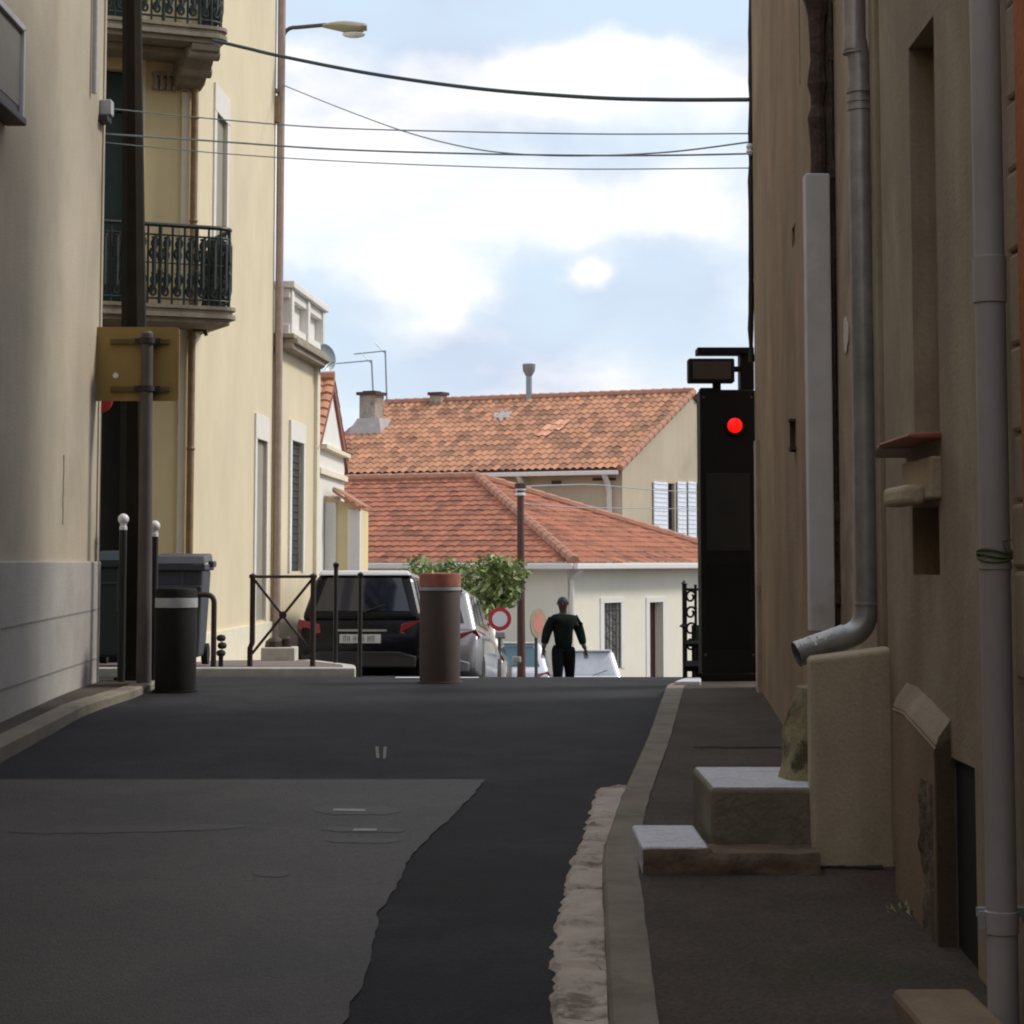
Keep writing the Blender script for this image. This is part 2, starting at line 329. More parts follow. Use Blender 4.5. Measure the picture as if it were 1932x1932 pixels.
def make(name, mb, m, parent=None, bevel=0, smooth_=False, seg=2, **props):
    me = bpy.data.meshes.new(name)
    off = parent_loc(parent) if parent else Vector((0, 0, 0))
    me.from_pydata([(a - off.x, b - off.y, c - off.z) for a, b, c in mb.v], [], mb.f)
    if mb.uv:
        uvl = me.uv_layers.new(name='uv')
        for li, l in enumerate(me.loops): uvl.data[li].uv = mb.uv[l.vertex_index]
    bm = bmesh.new(); bm.from_mesh(me); bmesh.ops.recalc_face_normals(bm, faces=bm.faces); bm.to_mesh(me); bm.free()
    me.materials.append(M[m] if isinstance(m, str) else m)
    o = bpy.data.objects.new(name, me); COL.objects.link(o)
    if parent: o.parent = parent
    if smooth_:
        me.shade_smooth()
        es = o.modifiers.new('split', 'EDGE_SPLIT'); es.split_angle = R(38)
    if bevel:
        b = o.modifiers.new('bevel', 'BEVEL'); b.width = bevel; b.segments = seg; b.limit_method = 'ANGLE'; b.angle_limit = R(40)
    for k, v in props.items(): o[k] = v
    return o
def parent_loc(p):
    l = Vector((0, 0, 0))
    while p is not None: l += p.location; p = p.parent
    return l
def thing(name, label, cat, loc, group=None):
    o = bpy.data.objects.new(name, None); COL.objects.link(o); o.location = loc; o.empty_display_size = .2
    o['label'] = label; o['category'] = cat
    if group: o['group'] = group
    return o
def tag(o, label, cat, group=None):
    o['label'] = label; o['category'] = cat
    if group: o['group'] = group
    return o
def struct(name, mb, m, **k):
    o = make(name, mb, m, **k); o['kind'] = 'structure'; return o
def copy_tree(o, parent=None):
    c = o.copy(); COL.objects.link(c); c.parent = parent
    for ch in [x for x in KIDS(o)]: copy_tree(ch, c)
    return c
def KIDS(o): return [x for x in list(bpy.data.objects) if x.parent == o]

# facade with real openings. A->B runs left to right as seen from outside; holes = (a0,a1,z0,z1,depth)
def facade(mb, A, B, z0, z1, holes=(), back=True):
    A = Vector((A[0], A[1])); B = Vector((B[0], B[1])); L = (B - A).length; d = (B - A) / L; n = Vector((d.y, -d.x))
    xs = sorted({0, L, *[h[0] for h in holes], *[h[1] for h in holes]}); zs = sorted({z0, z1, *[h[2] for h in holes], *[h[3] for h in holes]})
    pt = lambda a, z, o=0: (A.x + d.x * a + n.x * o, A.y + d.y * a + n.y * o, z)
    for i in range(len(xs) - 1):
        for j in range(len(zs) - 1):
            cx, cz = (xs[i] + xs[i + 1]) / 2, (zs[j] + zs[j + 1]) / 2
            if any(h[0] < cx < h[1] and h[2] < cz < h[3] for h in holes): continue
            mb.add([pt(xs[i], zs[j]), pt(xs[i + 1], zs[j]), pt(xs[i + 1], zs[j + 1]), pt(xs[i], zs[j + 1])], [(0, 1, 2, 3)])
    for a0, a1, b0, b1, dp in holes:
        q = [pt(a0, b0), pt(a1, b0), pt(a1, b1), pt(a0, b1)]; r = [pt(a0, b0, -dp), pt(a1, b0, -dp), pt(a1, b1, -dp), pt(a0, b1, -dp)]
        mb.add(q + r, [(0, 1, 5, 4), (1, 2, 6, 5), (2, 3, 7, 6), (3, 0, 4, 7), (4, 5, 6, 7)])
    return pt
def shell(mb, pts, z0, z1, skip=()):
    """the remaining outer walls of a footprint (list of corners) and its flat top"""
    n = len(pts)
    for i in range(n):
        if i in skip: continue
        a, b = pts[i], pts[(i + 1) % n]
        mb.add([(*a, z0), (*b, z0), (*b, z1), (*a, z1)], [(0, 1, 2, 3)])
    mb.add([(*p, z1) for p in pts], [tuple(range(n))])
def panel(pt, a0, a1, z0, z1, o0, o1, mb=None):
    """a box on a facade between offsets o0..o1 from its plane"""
    mb = mb or MB()
    vs = [pt(a, z, o) for o in (o0, o1) for a, z in ((a0, z0), (a1, z0), (a1, z1), (a0, z1))]
    return mb.add(vs, [(0, 1, 2, 3), (4, 5, 6, 7), (0, 1, 5, 4), (1, 2, 6, 5), (2, 3, 7, 6), (3, 0, 4, 7)])
def surround(pt, a0, a1, z0, z1, w, o=.03, bottom=False, top=None):
    mb = MB(); t = top or w
    panel(pt, a0 - w, a0, z0, z1, -.01, o, mb); panel(pt, a1, a1 + w, z0, z1, -.01, o, mb); panel(pt, a0 - w, a1 + w, z1, z1 + t, -.012, o + .004, mb)
    if bottom: panel(pt, a0 - w, a1 + w, z0 - .08, z0, -.012, o + .03, mb)
    return mb
def louvre(pt, a0, a1, z0, z1, o, n=None):
    mb = MB(); panel(pt, a0, a1, z0, z1, o - .03, o, mb)
    k = n or max(3, int((z1 - z0) / .09))
    for i in range(k):
        z = z0 + (z1 - z0) * (i + .5) / k
        panel(pt, a0 + .03, a1 - .03, z - .012, z + .016, o + .0005, o + .014, mb)
    return mb

# ============================================================ THE SETTING
def strip(ds, left, right, fz, nx=8, jit=0):
    mb = MB(); n = nx + 1
    for d in ds:
        l, r = left(d), right(d)
        for i in range(n): mb.v.append((l + (r - l) * i / nx, d, fz(d)))
    for j in range(len(ds) - 1):
        for i in range(nx): mb.f.append((j * n + i, j * n + i + 1, (j + 1) * n + i + 1, (j + 1) * n + i))
    return mb
def frange(a, b, s):
    r = []; k = a
    while k < b - 1e-6: r.append(k); k += s
    return r + [b]
# ground: one sheet to the horizon
mb = strip(frange(-40, 60, 1) + frange(65, 400, 15) + [1500], lambda d: -700, lambda d: 700, lambda d: rz(d) - .05, 6)
struct('ground', mb, 'ground')
# kerb line of the right pavement
ko = [(dsolve(kz, v), u, v) for u, v in ((1150, 1932), (1139, 1666), (1134, 1611), (1173, 1498), (1221, 1393), (1254, 1303))]
KO = [(-20, .20), (3, .25)] + [(d, P(u, v, d).x) for d, u, v in ko] + [(16.9, 1.16), (17.3, 1.30), (17.6, 1.62), (17.7, 2.6)]
def kx(d): return (interp(KO, d - .25) + interp(KO, d) + interp(KO, d + .25)) / 3
def road_l(d): return -2.87 if d < 16.9 else -9.5
def road_r(d): return kx(d) if d < 17.2 else 9.5
struct('road', strip(frange(-30, 60, .25), road_l, road_r, lambda d: rz(d), 10), 'asphalt')
# old asphalt, lower left, with its ragged right edge
bd = [(915, 1472), (897, 1496), (855, 1540), (800, 1590), (768, 1628), (745, 1680), (715, 1722), (705, 1780), (692, 1840), (668, 1890), (645, 1932)]
BD = sorted([(dsolve(rz, v), u, v) for u, v in bd]); BD = [(-20, -1.0), (0, -.75)] + [(d, P(u, v, d).x) for d, u, v in BD]
def ragged(d): return interp(BD, d) + .016 * noise.noise(Vector((d * 5.5, 3, 0))) + .010 * noise.noise(Vector((d * 17, 9, 0)))
dtop = dsolve(rz, 1472)
mb = strip(frange(-20, dtop - .1, .06) + [dtop], lambda d: -2.87, ragged, lambda d: rz(d) + .005, 10)
struct('road_old_surface', mb, 'old_asphalt')
# dark repair strips and cracks on the old surface
def road_quad(pts, lift, m, name='road_patch'):
    mb = MB(); q = [P(u, v, dsolve(rz, v)) for u, v in pts]
    mb.add([(p.x, p.y, rz(p.y) + lift) for p in q], [tuple(range(len(q)))]); return struct(name, mb, m)
M['tar'] = mat('tar_repair', (.050, .042, .039), .65, var=.25, scale=8, speck=.3)
def wobble_bar(u0, u1, v0, v1, th0=4.2, n=20, rows=8):
    mb = MB()
    for i in range(n + 1):
        t = i / n; u = u0 + (u1 - u0) * t; vm = v0 + (v1 - v0) * t
        th = (th0 * (1 - abs(2 * t - 1) ** 5) + .5) * (1 + .45 * noise.noise(Vector((u * .045, v0, 0)))); vm += 1.5 * noise.noise(Vector((u * .03, v0 + 5, 0)))
        for j in range(rows + 1):
            v = vm - th + 2 * th * j / rows; d = dsolve(rz, v); q = P(u, v, d); mb.v.append((q.x, d, rz(d) + .0068))
    for i in range(n):
        for j in range(rows): mb.f.append((i * (rows + 1) + j, (i + 1) * (rows + 1) + j, (i + 1) * (rows + 1) + j + 1, i * (rows + 1) + j + 1))
    struct('road_patch', mb, 'tar')
for a in ((15, 465, 1572, 1562, 5.5), (605, 765, 1567, 1569, 4), (612, 755, 1588, 1589, 4), (478, 545, 1651, 1652, 5), (590, 755, 1530, 1532, 8)): wobble_bar(*a)
M['highlight_patch'] = mat('grey_highlight_patch', (.26, .26, .27), .55, var=.3, scale=20)  # colour of the whitish highlights laid on the asphalt as pale quads
road_quad([(630, 1529), (690, 1530), (689, 1534), (628, 1533)], .0090, 'highlight_patch', 'road_mark')
road_quad([(668, 1567), (712, 1567), (710, 1571), (666, 1571)], .0090, 'highlight_patch', 'road_mark')
M['faint_mark'] = mat('faint_yellow_mark', (.15, .14, .10), .7, var=.3, scale=20)
road_quad([(708, 1410), (714, 1410), (716, 1432), (710, 1432)], .005, 'faint_mark', 'road_mark')
road_quad([(724, 1410), (730, 1410), (728, 1432), (722, 1433)], .005, 'faint_mark', 'road_mark')
# paint at the crest
def painted(x0, x1, d0, d1, m='white_paint'):
    mb = strip(frange(d0, d1, .1), lambda d: x0, lambda d: x1, lambda d: rz(d) + .005, 4); struct('road_mark', mb, m)
painted(-.98, -.28, 18.75, 19.05); painted(-1.30, -.62, 19.45, 19.8)
painted(-3.4, -1.5, 19.7, 19.95)
# gutter stones between asphalt and kerb
go_ = [(1140, 1486), (1122, 1500), (1104, 1561), (1087, 1607), (1070, 1650), (1055, 1707), (1042, 1770), (1040, 1850), (1038, 1932)]
GO = sorted([(dsolve(rz, v), u, v) for u, v in go_]); GO = [(-5, .03), (4, .06)] + [(d, P(u, v, d).x) for d, u, v in GO]
dg = GO[-1][0]
mb = MB(); ds = frange(3, dg, .05); nx = 9
for d in ds:
    l = interp(GO, d) + .03 * noise.noise(Vector((d * 7, 1, 0))) + .02 * noise.noise(Vector((d * 19, 4, 0))); r_ = kx(d) + .02
    if d > dg - .12: l += (d - dg + .12) * .5
    joint = abs(((d * 3.1 + .4 * noise.noise(Vector((d, 0, 0)))) % 1) - .5) > .44
    for i in range(nx + 1):
        x = l + (r_ - l) * i / nx
        z = rz(d) + .018 + .014 * noise.noise(Vector((x * 9, d * 4.5, 0))) - .016 * max(0, noise.noise(Vector((x * 9, d * 3.2, 5)))) - (.012 if joint and i > 1 else 0) - (.02 if i == 0 else 0)
        mb.v.append((x, d, z))
for j in range(len(ds) - 1):
    for i in range(nx): mb.f.append((j * (nx + 1) + i, j * (nx + 1) + i + 1, (j + 1) * (nx + 1) + i + 1, (j + 1) * (nx + 1) + i))
struct('gutter', mb, 'gutter')
# kerbs: swept profile with small joints
def kerb(name, xf, ds, w, m, side=1, zf=kz, drop=.16):
    mb = MB(); prof = [(0.0, -drop), (0.0, -.015), (.012, 0), (w, 0), (w, -.02)]
    for d in ds:
        jt = .006 if (d * 1.02) % 1 < .05 else 0
        for a, b in prof: mb.v.append((xf(d) + side * a + .004 * noise.noise(Vector((d * 4, 0, a))), d, zf(d) + b + .006 - (jt if b > -.1 else 0)))
    k = len(prof)
    for j in range(len(ds) - 1):
        for i in range(k - 1): mb.f.append((j * k + i, j * k + i + 1, (j + 1) * k + i + 1, (j + 1) * k + i))
    return struct(name, mb, m)
kerb('kerb', kx, frange(-10, 17.0, .049), .135, 'kerb')
# right pavement: smooth surface behind the kerb
struct('pavement', strip(frange(-10, 17.6, .1), lambda d: kx(min(d, 17.0)) + .13, lambda d: 2.6, lambda d: kz(d), 8), 'pavement')
# left pavement near the wall, ends at the corner
LK = [(-10, -2.87), (12, -2.87), (15, -2.87), (15.6, -2.82), (16.3, -2.74), (17.4, -2.72)]
struct('pavement_left', strip(frange(-10, 17.4, .2), lambda d: -3.3, lambda d: interp(LK, d) - .13, lambda d: kz(d), 4), 'pavement')
kerb('kerb_left', lambda d: interp(LK, d), frange(-10, 17.4, .1), .135, 'kerb', side=-1)
mb = MB(); mb.bb(-3.3, -2.72, 17.4, 17.5, kz(17.4) - .15, kz(17.4) + .004); struct('kerb_end', mb, 'kerb')
# far pavement past the crossing, on the left
PH = [(20.4, .962), (24, 1.05), (28, 1.22), (32, 1.5), (36, 1.9), (42, 2.5)]
def pz(d): return EYE - interp(PH, d)
def pr(d): return interp([(20.4, -1.42), (21.5, -1.5), (23.5, -2.0), (26.5, -2.75), (42, -2.1)], d)
struct('pavement_far', strip(frange(20.42, 42, .4), lambda d: -12, lambda d: pr(d) - .12, lambda d: pz(d), 6), mat('far_pavement', (.17, .13, .12), .85, var=.12, scale=2))
mb = MB(); mb.bb(-12, -1.42, 20.28, 20.42, EYE - 1.3, pz(20.4) + .006); struct('kerb_far', mb, 'kerb_light', bevel=.01)
kerb('kerb_far_side', pr, frange(20.42, 42, .4), .12, 'kerb_light', side=-1, zf=pz, drop=.3)

# ============================================================ BUILDINGS, RIGHT
def Zr(v, D): return zat(v, D)
# R1: brown rendered house at the crest
A1, B1 = (1.815, 16.6), (1.480, 10.5)
t = thing('brown_house', 'brown rendered house at the crest, its wall edging the sky beside the black terminal', 'house', (2, 13, kz(13)))
mb = MB()
a_n, _ = on_line(A1, B1, 1497, 440); a_s, _ = on_line(A1, B1, 1508, 60)
holes = [(a_n - .12, a_n + .12, Zr(462, 12.4), Zr(425, 12.4), .15), (a_s - .02, a_s + .05, Zr(160, 11.8), Zr(-60, 11.8), .06)]
pt = facade(mb, A1, B1, -1, 9.5, holes)
shell(mb, [A1, B1, (9, 10.5), (9, 16.6)], -1, 9.5, skip=(0,))
make('wall', mb, 'brown_wall', t)
mb = MB(); panel(pt, -.02, 6.13, 9.5, 9.68, -.3, .18, mb); make('cornice', mb, 'brown_wall', t)
a0, _ = on_line(A1, B1, 1500, 820)
mb = MB(); panel(pt, a0, a0 + .02, Zr(855, 12.6), Zr(795, 12.6), 0, .03, mb); panel(pt, a0 - .05, a0 + .1, Zr(852, 12.6), Zr(846, 12.6), 0, .035, mb); panel(pt, a0 - .05, a0 + .08, Zr(799, 12.6), Zr(794, 12.6), 0, .035, mb)
make('bracket', mb, 'rust', t)
# lighter vertical seam and dark seam near the corner, as a shallow buttress strip
mb = MB(); panel(pt, .35, .62, kz(16), Zr(830, 16), -.01, .03, mb); make('corner_strip', mb, 'mid_wall', t)
# corner cable and insulator
tc_ = MB(); pth = []
for i in range(24):
    v = -30 + i * 31; p = P(1414 + 2.5 * noise.noise(Vector((i * .5, 0, 0))), v, 16.62); pth.append((p.x - .0 + .01, 16.6, p.z))
tc_.tube(pth, [.021 + .008 * noise.noise(Vector((i * .8, 5, 0))) for i in range(24)], 8)
c = make('wall_cable', tc_, 'black_iron', smooth_=True); tag(c, 'black cable bundle running down the sky edge of the brown house', 'cable')
p = P(1415, 282, 16.55); mb = MB(); mb.lathe((p.x, 16.55, p.z - .05), [(.0, 0), (.022, .01), (.03, .03), (.022, .05), (.03, .07), (.022, .09), (.0, .10)], 12)
tag(make('insulator', mb, 'porcelain', smooth_=True), 'white porcelain insulator on the sky edge of the brown house', 'insulator')

# R2: pinkish narrow house with the zinc pipe
A2, B2 = (1.53, 10.5), (1.47, 8.1)
t = thing('pinkish_house', 'narrow pale pinkish house front behind the grey zinc downpipe', 'house', (2, 9.3, kz(9.3)))
mb = MB(); pt2 = facade(mb, A2, B2, -1, 9.0, [(.86, 1.0, Zr(935, 9.5), Zr(905, 9.5), .06)])
shell(mb, [A2, B2, (9, 8.1), (9, 10.5)], -1, 9.0, skip=(0,)); make('wall', mb, 'mid_wall', t)
# ridge of broken render beside the trunking
mb = MB()
for i in range(46):
    z = Zr(0, 10.2) - i * .095; w = .03 + .03 * abs(noise.noise(Vector((i * .7, 2, 0)))); 
    if 300 < (EYE - z + 2.6) * 1: continue
    if 14 < i < 22 or i > 30: w *= .4
    panel(pt2, .02, .03 + w * 2, z - .05, z + .045, .0, .012 + w * .4, mb)
make('broken_render_edge', mb, 'rust', t)
mb = MB(); a0, _ = on_line(A2, B2, 1662, 600); panel(pt2, a0 - .03, a0 + .10, kz(9) + .75, 8.9, 0, .03, mb); panel(pt2, a0 + .30, 2.4, kz(9), 8.95, 0, .035, mb); make('render_band', mb, 'near_wall', t, bevel=.008)
mb = MB(); a0, _ = on_line(A2, B2, 1598, 610)
pts = []; 
for k in range(14):
    a = 2 * math.pi * k / 14; r_ = 1 + .35 * noise.noise(Vector((k * 1.7, 8, 0)))
    pts.append(pt2(a0 + .09 * math.cos(a) * r_, Zr(612, 9.6) + .085 * math.sin(a) * r_, .003))
mb.extrude(pts, (-.004, 0, 0)); make('filler_patch', mb, 'lintel', t)

# R3: ochre house with recess, sill, plinth, cellar slot
A3, B3 = (1.42, 8.1), (1.405, 5.9)
t3 = thing('ochre_house', 'ochre rendered house with terracotta sill and dark cellar slot, nearest on the right', 'house', (2, 7, kz(7)))
mb = MB()
def a3(u, v=800): return on_line(A3, B3, u, v)[0]
def z3(v, u): return Zr(v, on_line(A3, B3, u, v)[1])
holes = [(a3(1714, 90), a3(1762, 90), z3(835, 1735), z3(92, 1714), .085),
         (a3(1722, 1000), a3(1772, 1000), z3(1085, 1745), z3(955, 1745), .14),
         (a3(1797, 1600), a3(1842, 1600), kz(6.7) + .0, z3(1438, 1815), .35)]
pt3 = facade(mb, A3, B3, -1, 9.3, holes)
shell(mb, [A3, B3, (9, 5.9), (9, 8.1)], -1, 9.3, skip=(0,)); make('wall', mb, 'near_wall', t3)
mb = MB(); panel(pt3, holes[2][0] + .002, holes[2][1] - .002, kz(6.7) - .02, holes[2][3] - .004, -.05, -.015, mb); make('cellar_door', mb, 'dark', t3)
# plinth with a sagging top
mb = MB(); tops = [(0.02, z3(1300, 1668)), (.25, z3(1308, 1690)), (.55, z3(1340, 1725)), (.85, z3(1372, 1755)), (a3(1793, 1400) - .02, z3(1402, 1790))]
for (a, za), (b, zb) in zip(tops, tops[1:]):
    vs = [pt3(a, -.5, -.01), pt3(b, -.5, -.01), pt3(b, zb, -.01), pt3(a, za, -.01), pt3(a, -.5, .05), pt3(b, -.5, .05), pt3(b, zb - .03, .05), pt3(a, za - .03, .05)]
    mb.add(vs, [(4, 5, 6, 7), (3, 2, 6, 7), (0, 4, 7, 3), (1, 5, 6, 2)])
make('plinth', mb, 'near_plinth', t3)
mb = MB()
for (a, za), (b, zb) in zip(tops, tops[1:]):
    vs = [pt3(a, za - .01, .0), pt3(b, zb - .01, .0), pt3(b, zb + .05, .0), pt3(a, za + .05, .0), pt3(a, za - .045, .0525), pt3(b, zb - .045, .0525), pt3(b, zb - .005, .040), pt3(a, za - .005, .040)]
    mb.add(vs, [(4, 5, 6, 7), (3, 2, 6, 7), (0, 1, 5, 4), (0, 4, 7, 3), (1, 5, 6, 2)])
make('plinth_capping', mb, 'near_wall', t3, smooth_=True)
# rotten wooden strip beside the slot
mb = MB(); a = a3(1768, 1600); b = a3(1795, 1600); n = 40
for j in range(n + 1):
    z = kz(7) + (z3(1475, 1780) - kz(7)) * j / n
    for i in range(7):
        t_ = i / 6; w = .012 * noise.noise(Vector((0, 1, z * 6))) if i == 0 else 0
        o = 0 if i in (0, 6) else .058 + .02 * noise.noise(Vector((t_ * 3, 4, z * 7))) + .008 * noise.noise(Vector((t_ * 9, 2, z * 22)))
        p_ = pt3(a + w + (b - .004 - a) * t_, z, o); mb.v.append(p_)
for j in range(n):
    for i in range(6): mb.f.append((j * 7 + i, j * 7 + i + 1, (j + 1) * 7 + i + 1, (j + 1) * 7 + i))
make('wooden_strip', mb, 'wood_grey', t3, smooth_=True)
# terracotta sill with grey rounded end
mb = MB(); a0, a1 = a3(1716), a3(1776)
zs = z3(842, 1745)
sec = [(-.10, .010), (.105, .010), (.115, .018), (.105, .028), (-.10, .036)]
mb.extrude([pt3(a0, zs + dz, o) for o, dz in sec], Vector(pt3(a1, 0, 0)) - Vector(pt3(a0, 0, 0)))
make('sill', mb, 'terracotta', t3, bevel=.006)
mb = MB(); mb.extrude([pt3(a0 - .09, zs - .035 + dz, o * 1.05) for o, dz in sec], Vector(pt3(a0 - .002, .03, 0)) - Vector(pt3(a0 - .09, 0, 0)))
make('sill_end', mb, 'flashing', t3, bevel=.012)
mb = MB(); panel(pt3, a3(1718), a3(1774), z3(945, 1745), z3(868, 1745), -.01, .035, mb); make('blocked_panel', mb, 'cement_block', t3, bevel=.008)
mb = MB(); panel(pt3, a3(1722), a3(1762), z3(955, 1742), z3(918, 1742), .03, .11, mb); make('stone_corbel', mb, 'cement_block', t3, bevel=.02, seg=3)
# threshold stone at the bottom edge
mb = MB(); mb.bb(1.085, 1.31, 5.2, 6.5, kz(6) - .1, kz(6.2) + .07); make('threshold', mb, 'near_plinth', t3, bevel=.02)

# R4: orange house at the right edge, continues behind the viewer
t = thing('orange_house', 'orange painted house front at the extreme right edge of the street', 'house', (2, 0, 0))
mb = MB(); pt4 = facade(mb, (1.343, 5.86), (1.30, -14), -2, 9.0, [(3.5, 4.5, .5, 2.7, .2), (8, 9, .5, 2.7, .2), (3.5, 4.5, 4.3, 6, .2), (8, 9, 4.3, 6, .2)])
shell(mb, [(1.343, 5.86), (1.30, -14), (9, -14), (9, 5.86)], -2, 9.0, skip=(0,)); make('wall', mb, 'orange', t)
t = thing('unseen_end_house', 'unseen pale house added behind the viewer to close the street and dim reflections', 'house', (0, -18, 0))  # added out of view, closes the street and darkens reflections
mb = MB(); ptE = facade(mb, (9, -14.2), (-11, -14.2), -2, 9, [(6, 7, .6, 2.6, .2), (9, 10, .6, 2.6, .2), (6, 7, 4, 5.6, .2), (9, 10, 4, 5.6, .2)]); shell(mb, [(9, -14.2), (-11, -14.2), (-11, -22), (9, -22)], -2, 9, skip=(0,)); make('wall', mb, 'left_wall', t)
# rough stone quoins between PVC pipe and the orange wall
t = thing('stone_pier', 'rough stone quoins between the pale pipe and the orange wall', 'pier', (1.4, 5.95, kz(6)))
zq = kz(6) - .1; i = 0
mb = MB()
while zq < 8:
    h = random.uniform(.16, .30); x0 = 1.358 + random.uniform(-.006, .008)
    mb.bb(x0, 1.6, 5.87 + random.uniform(0, .01), 6.035 + random.uniform(-.02, .02), zq + .006, zq + h); zq += h; i += 1
make('quoins', mb, 'near_wall', t, bevel=.012)

# ---------------- pipes on the right
def tube_obj(name, path, r, m, parent, n=16): mb = MB(); mb.tube(path, r, n); return make(name, mb, m, parent, smooth_=True)
def bez(p0, p1, p2, n=8):
    p0, p1, p2 = map(Vector, (p0, p1, p2))
    return [p0 * (1 - t) ** 2 + p1 * 2 * t * (1 - t) + p2 * t * t for t in [i / n for i in range(n + 1)]]
# zinc downpipe
zD = 9.0; px = P(1631, 800, zD).x
t = thing('zinc_downpipe', 'dark grey zinc downpipe whose bent outlet spills left over the beige cement block', 'downpipe', (px, zD, Zr(1230, zD)))
zt = Zr(160, zD); zb = Zr(1140, zD)
tube_obj('pipe', [(px, zD, zt), (px, zD, zb)], .0485, 'zinc', t)
off = px - .018
tube_obj('upper_pipe', [(px, zD, zt + .0)] + bez((px, zD, zt + .02), (px, zD, zt + .12), (off, zD, zt + .2)) + [(off, zD, Zr(95, zD)), (off - .003, zD, 8.6)], [.0465] * 12, 'zinc', t)
for z, r, h in ((Zr(205, zD), .054, .02), (Zr(190, zD), .0535, .018), (Zr(172, zD), .056, .02), (Zr(100, zD), .052, .012), (zb, .054, .014)):
    cx = px if z < zt + .01 else off
    mb = MB(); mb.lathe((cx, zD, z - h / 2), [(.0475, 0), (r, .002), (r, h - .002), (.0475, h)], 20); mb.bb(cx + .04, cx + .10, zD - .008, zD + .008, z - h / 2, z + h / 2)
    make('collar', mb, 'zinc', t, smooth_=True)
e1 = P(1612, 1190, zD); e2 = P(1508, 1232, zD - .02)
pe = bez((px, zD, zb), (px, zD, Zr(1195, zD)), (P(1590, 1203, zD).x, zD - .01, P(1590, 1203, zD).z), 8) 
tube_obj('elbow', pe, .049, 'zinc', t)
d = (Vector((e2.x, zD - .04, e2.z)) - pe[-1]).normalized()
out_end = pe[-1] + d * .205
mb = MB(); mb.tube([pe[-1] - d * .01, out_end], .0515, 16, cap=False)
mb.tube([pe[-1] - d * .01, out_end], .047, 16, cap=False); make('outlet', mb, 'zinc', t, smooth_=True)
mb = MB(); mb.tube([out_end - d * .05, out_end - d * .048], .0465, 16); make('mouth', mb, 'dark', t)
mb = MB()
side = Vector((0, 1, 0)).cross(d).normalized()
if side.z < 0: side = -side
cam_ = Vector((0, -1, 0))
for k in range(22):
    c = pe[-1] + d * (.035 + k * .0075); lo = .15 + .45 * abs(noise.noise(Vector((k * .45, 1, 0)))); hi = 1.0 + .5 * noise.noise(Vector((k * .5, 6, 0)))
    if 12 < k < 15: hi = lo + .15
    ring = [c + (side * math.cos(lo + (hi - lo) * q / 3) + cam_ * math.sin(lo + (hi - lo) * q / 3)) * .0535 for q in range(4)]
    mb.add([*ring, *[p + d * .0076 for p in ring]], [(0, 1, 5, 4), (1, 2, 6, 5), (2, 3, 7, 6)])
make('peeled_foil', mb, 'zinc_bare', t)
# pvc pipe
D = 6.2; px5 = P(1880, 1200, D).x
t = thing('pvc_downpipe', 'pale grey plastic downpipe tied with green cord, at the right edge', 'downpipe', (px5, D, kz(6)))
tube_obj('pipe', [(px5, D, kz(6) - .02), (px5, D, 8.7)], .0425, 'pvc', t, 20)
for v0, v1, r in ((1718, 1762, .0465), (1060, 1075, .0455), (484, 572, .047)):
    mb = MB(); mb.lathe((px5, D, zat(v1, D)), [(.0425, 0), (r, .002), (r, zat(v0, D) - zat(v1, D) - .002), (.0425, zat(v0, D) - zat(v1, D))], 20); make('socket', mb, 'pvc', t, smooth_=True)
mb = MB()
for k, v in enumerate((1040, 1048, 1056)):
    c = Vector((px5, D, zat(v, D))); pth = [c + Vector((.048 * math.cos(a), .048 * math.sin(a), .006 * math.sin(2 * a + k))) for a in [i * math.pi / 8 for i in range(17)]]
    mb.tube(pth, .004, 6)
mb.tube([(px5 + .02, D - .05, zat(1040, D)), (px5 + .01, D - .055, zat(1022, D)), (px5 + .045, D - .04, zat(1018, D))], .002, 5)
make('cord', mb, 'ties', t)
mb = MB(); z = zat(1730, D); mb.bb(px5 - .062, px5 - .047, D - .006, D + .006, z - .03, z + .015); mb.bb(px5 - .06, px5 + .07, D + .03, D + .05, z - .005, z + .02); make('clip', mb, 'grey_band', t)
# white trunking + rotten pipe above it
c = P(1545, 760, 10.42)
mb = MB(); z0, z1 = Zr(1192, 10.42), Zr(330, 10.42)
mb.bb(c.x - .058, c.x + .058, 10.37, 10.47, z0, z1)
tag(make('cable_trunking', mb, 'white_box', bevel=.008), 'tall white trunking covering the foot of the rotten brown pipe', 'trunking')
mb = MB(); pth = []; rr = []
for i in range(40):
    z = z1 + i * .055; k = noise.noise(Vector((i * .31, 3, 0))); pth.append((c.x + .004 * i / 3 * 0 + .014 * k - .0 + (.012 if i < 16 else -.004), 10.43, z)); rr.append(.040 + .016 * noise.noise(Vector((i * .55, 8, 0))) + (.012 if i in (14, 15, 16, 17, 24, 25, 31) else 0))
mb.tube(pth, rr, 9)
tag(make('rotten_pipe', mb, 'rust'), 'crumbling dark brown pipe rising above the white trunking', 'pipe')
mb = MB(); pth = []
for i in range(30):
    z = Zr(1010, 10.3) + i * .11; pth.append((c.x + .072 + .004 * noise.noise(Vector((i, 0, 0))), 10.40, z))
mb.tube(pth, [.008 + .006 * abs(noise.noise(Vector((i * .8, 2, 0)))) for i in range(30)], 6)
tag(make('old_cable', mb, 'rust'), 'thin black cable beside the white trunking, between it and the zinc pipe', 'cable')

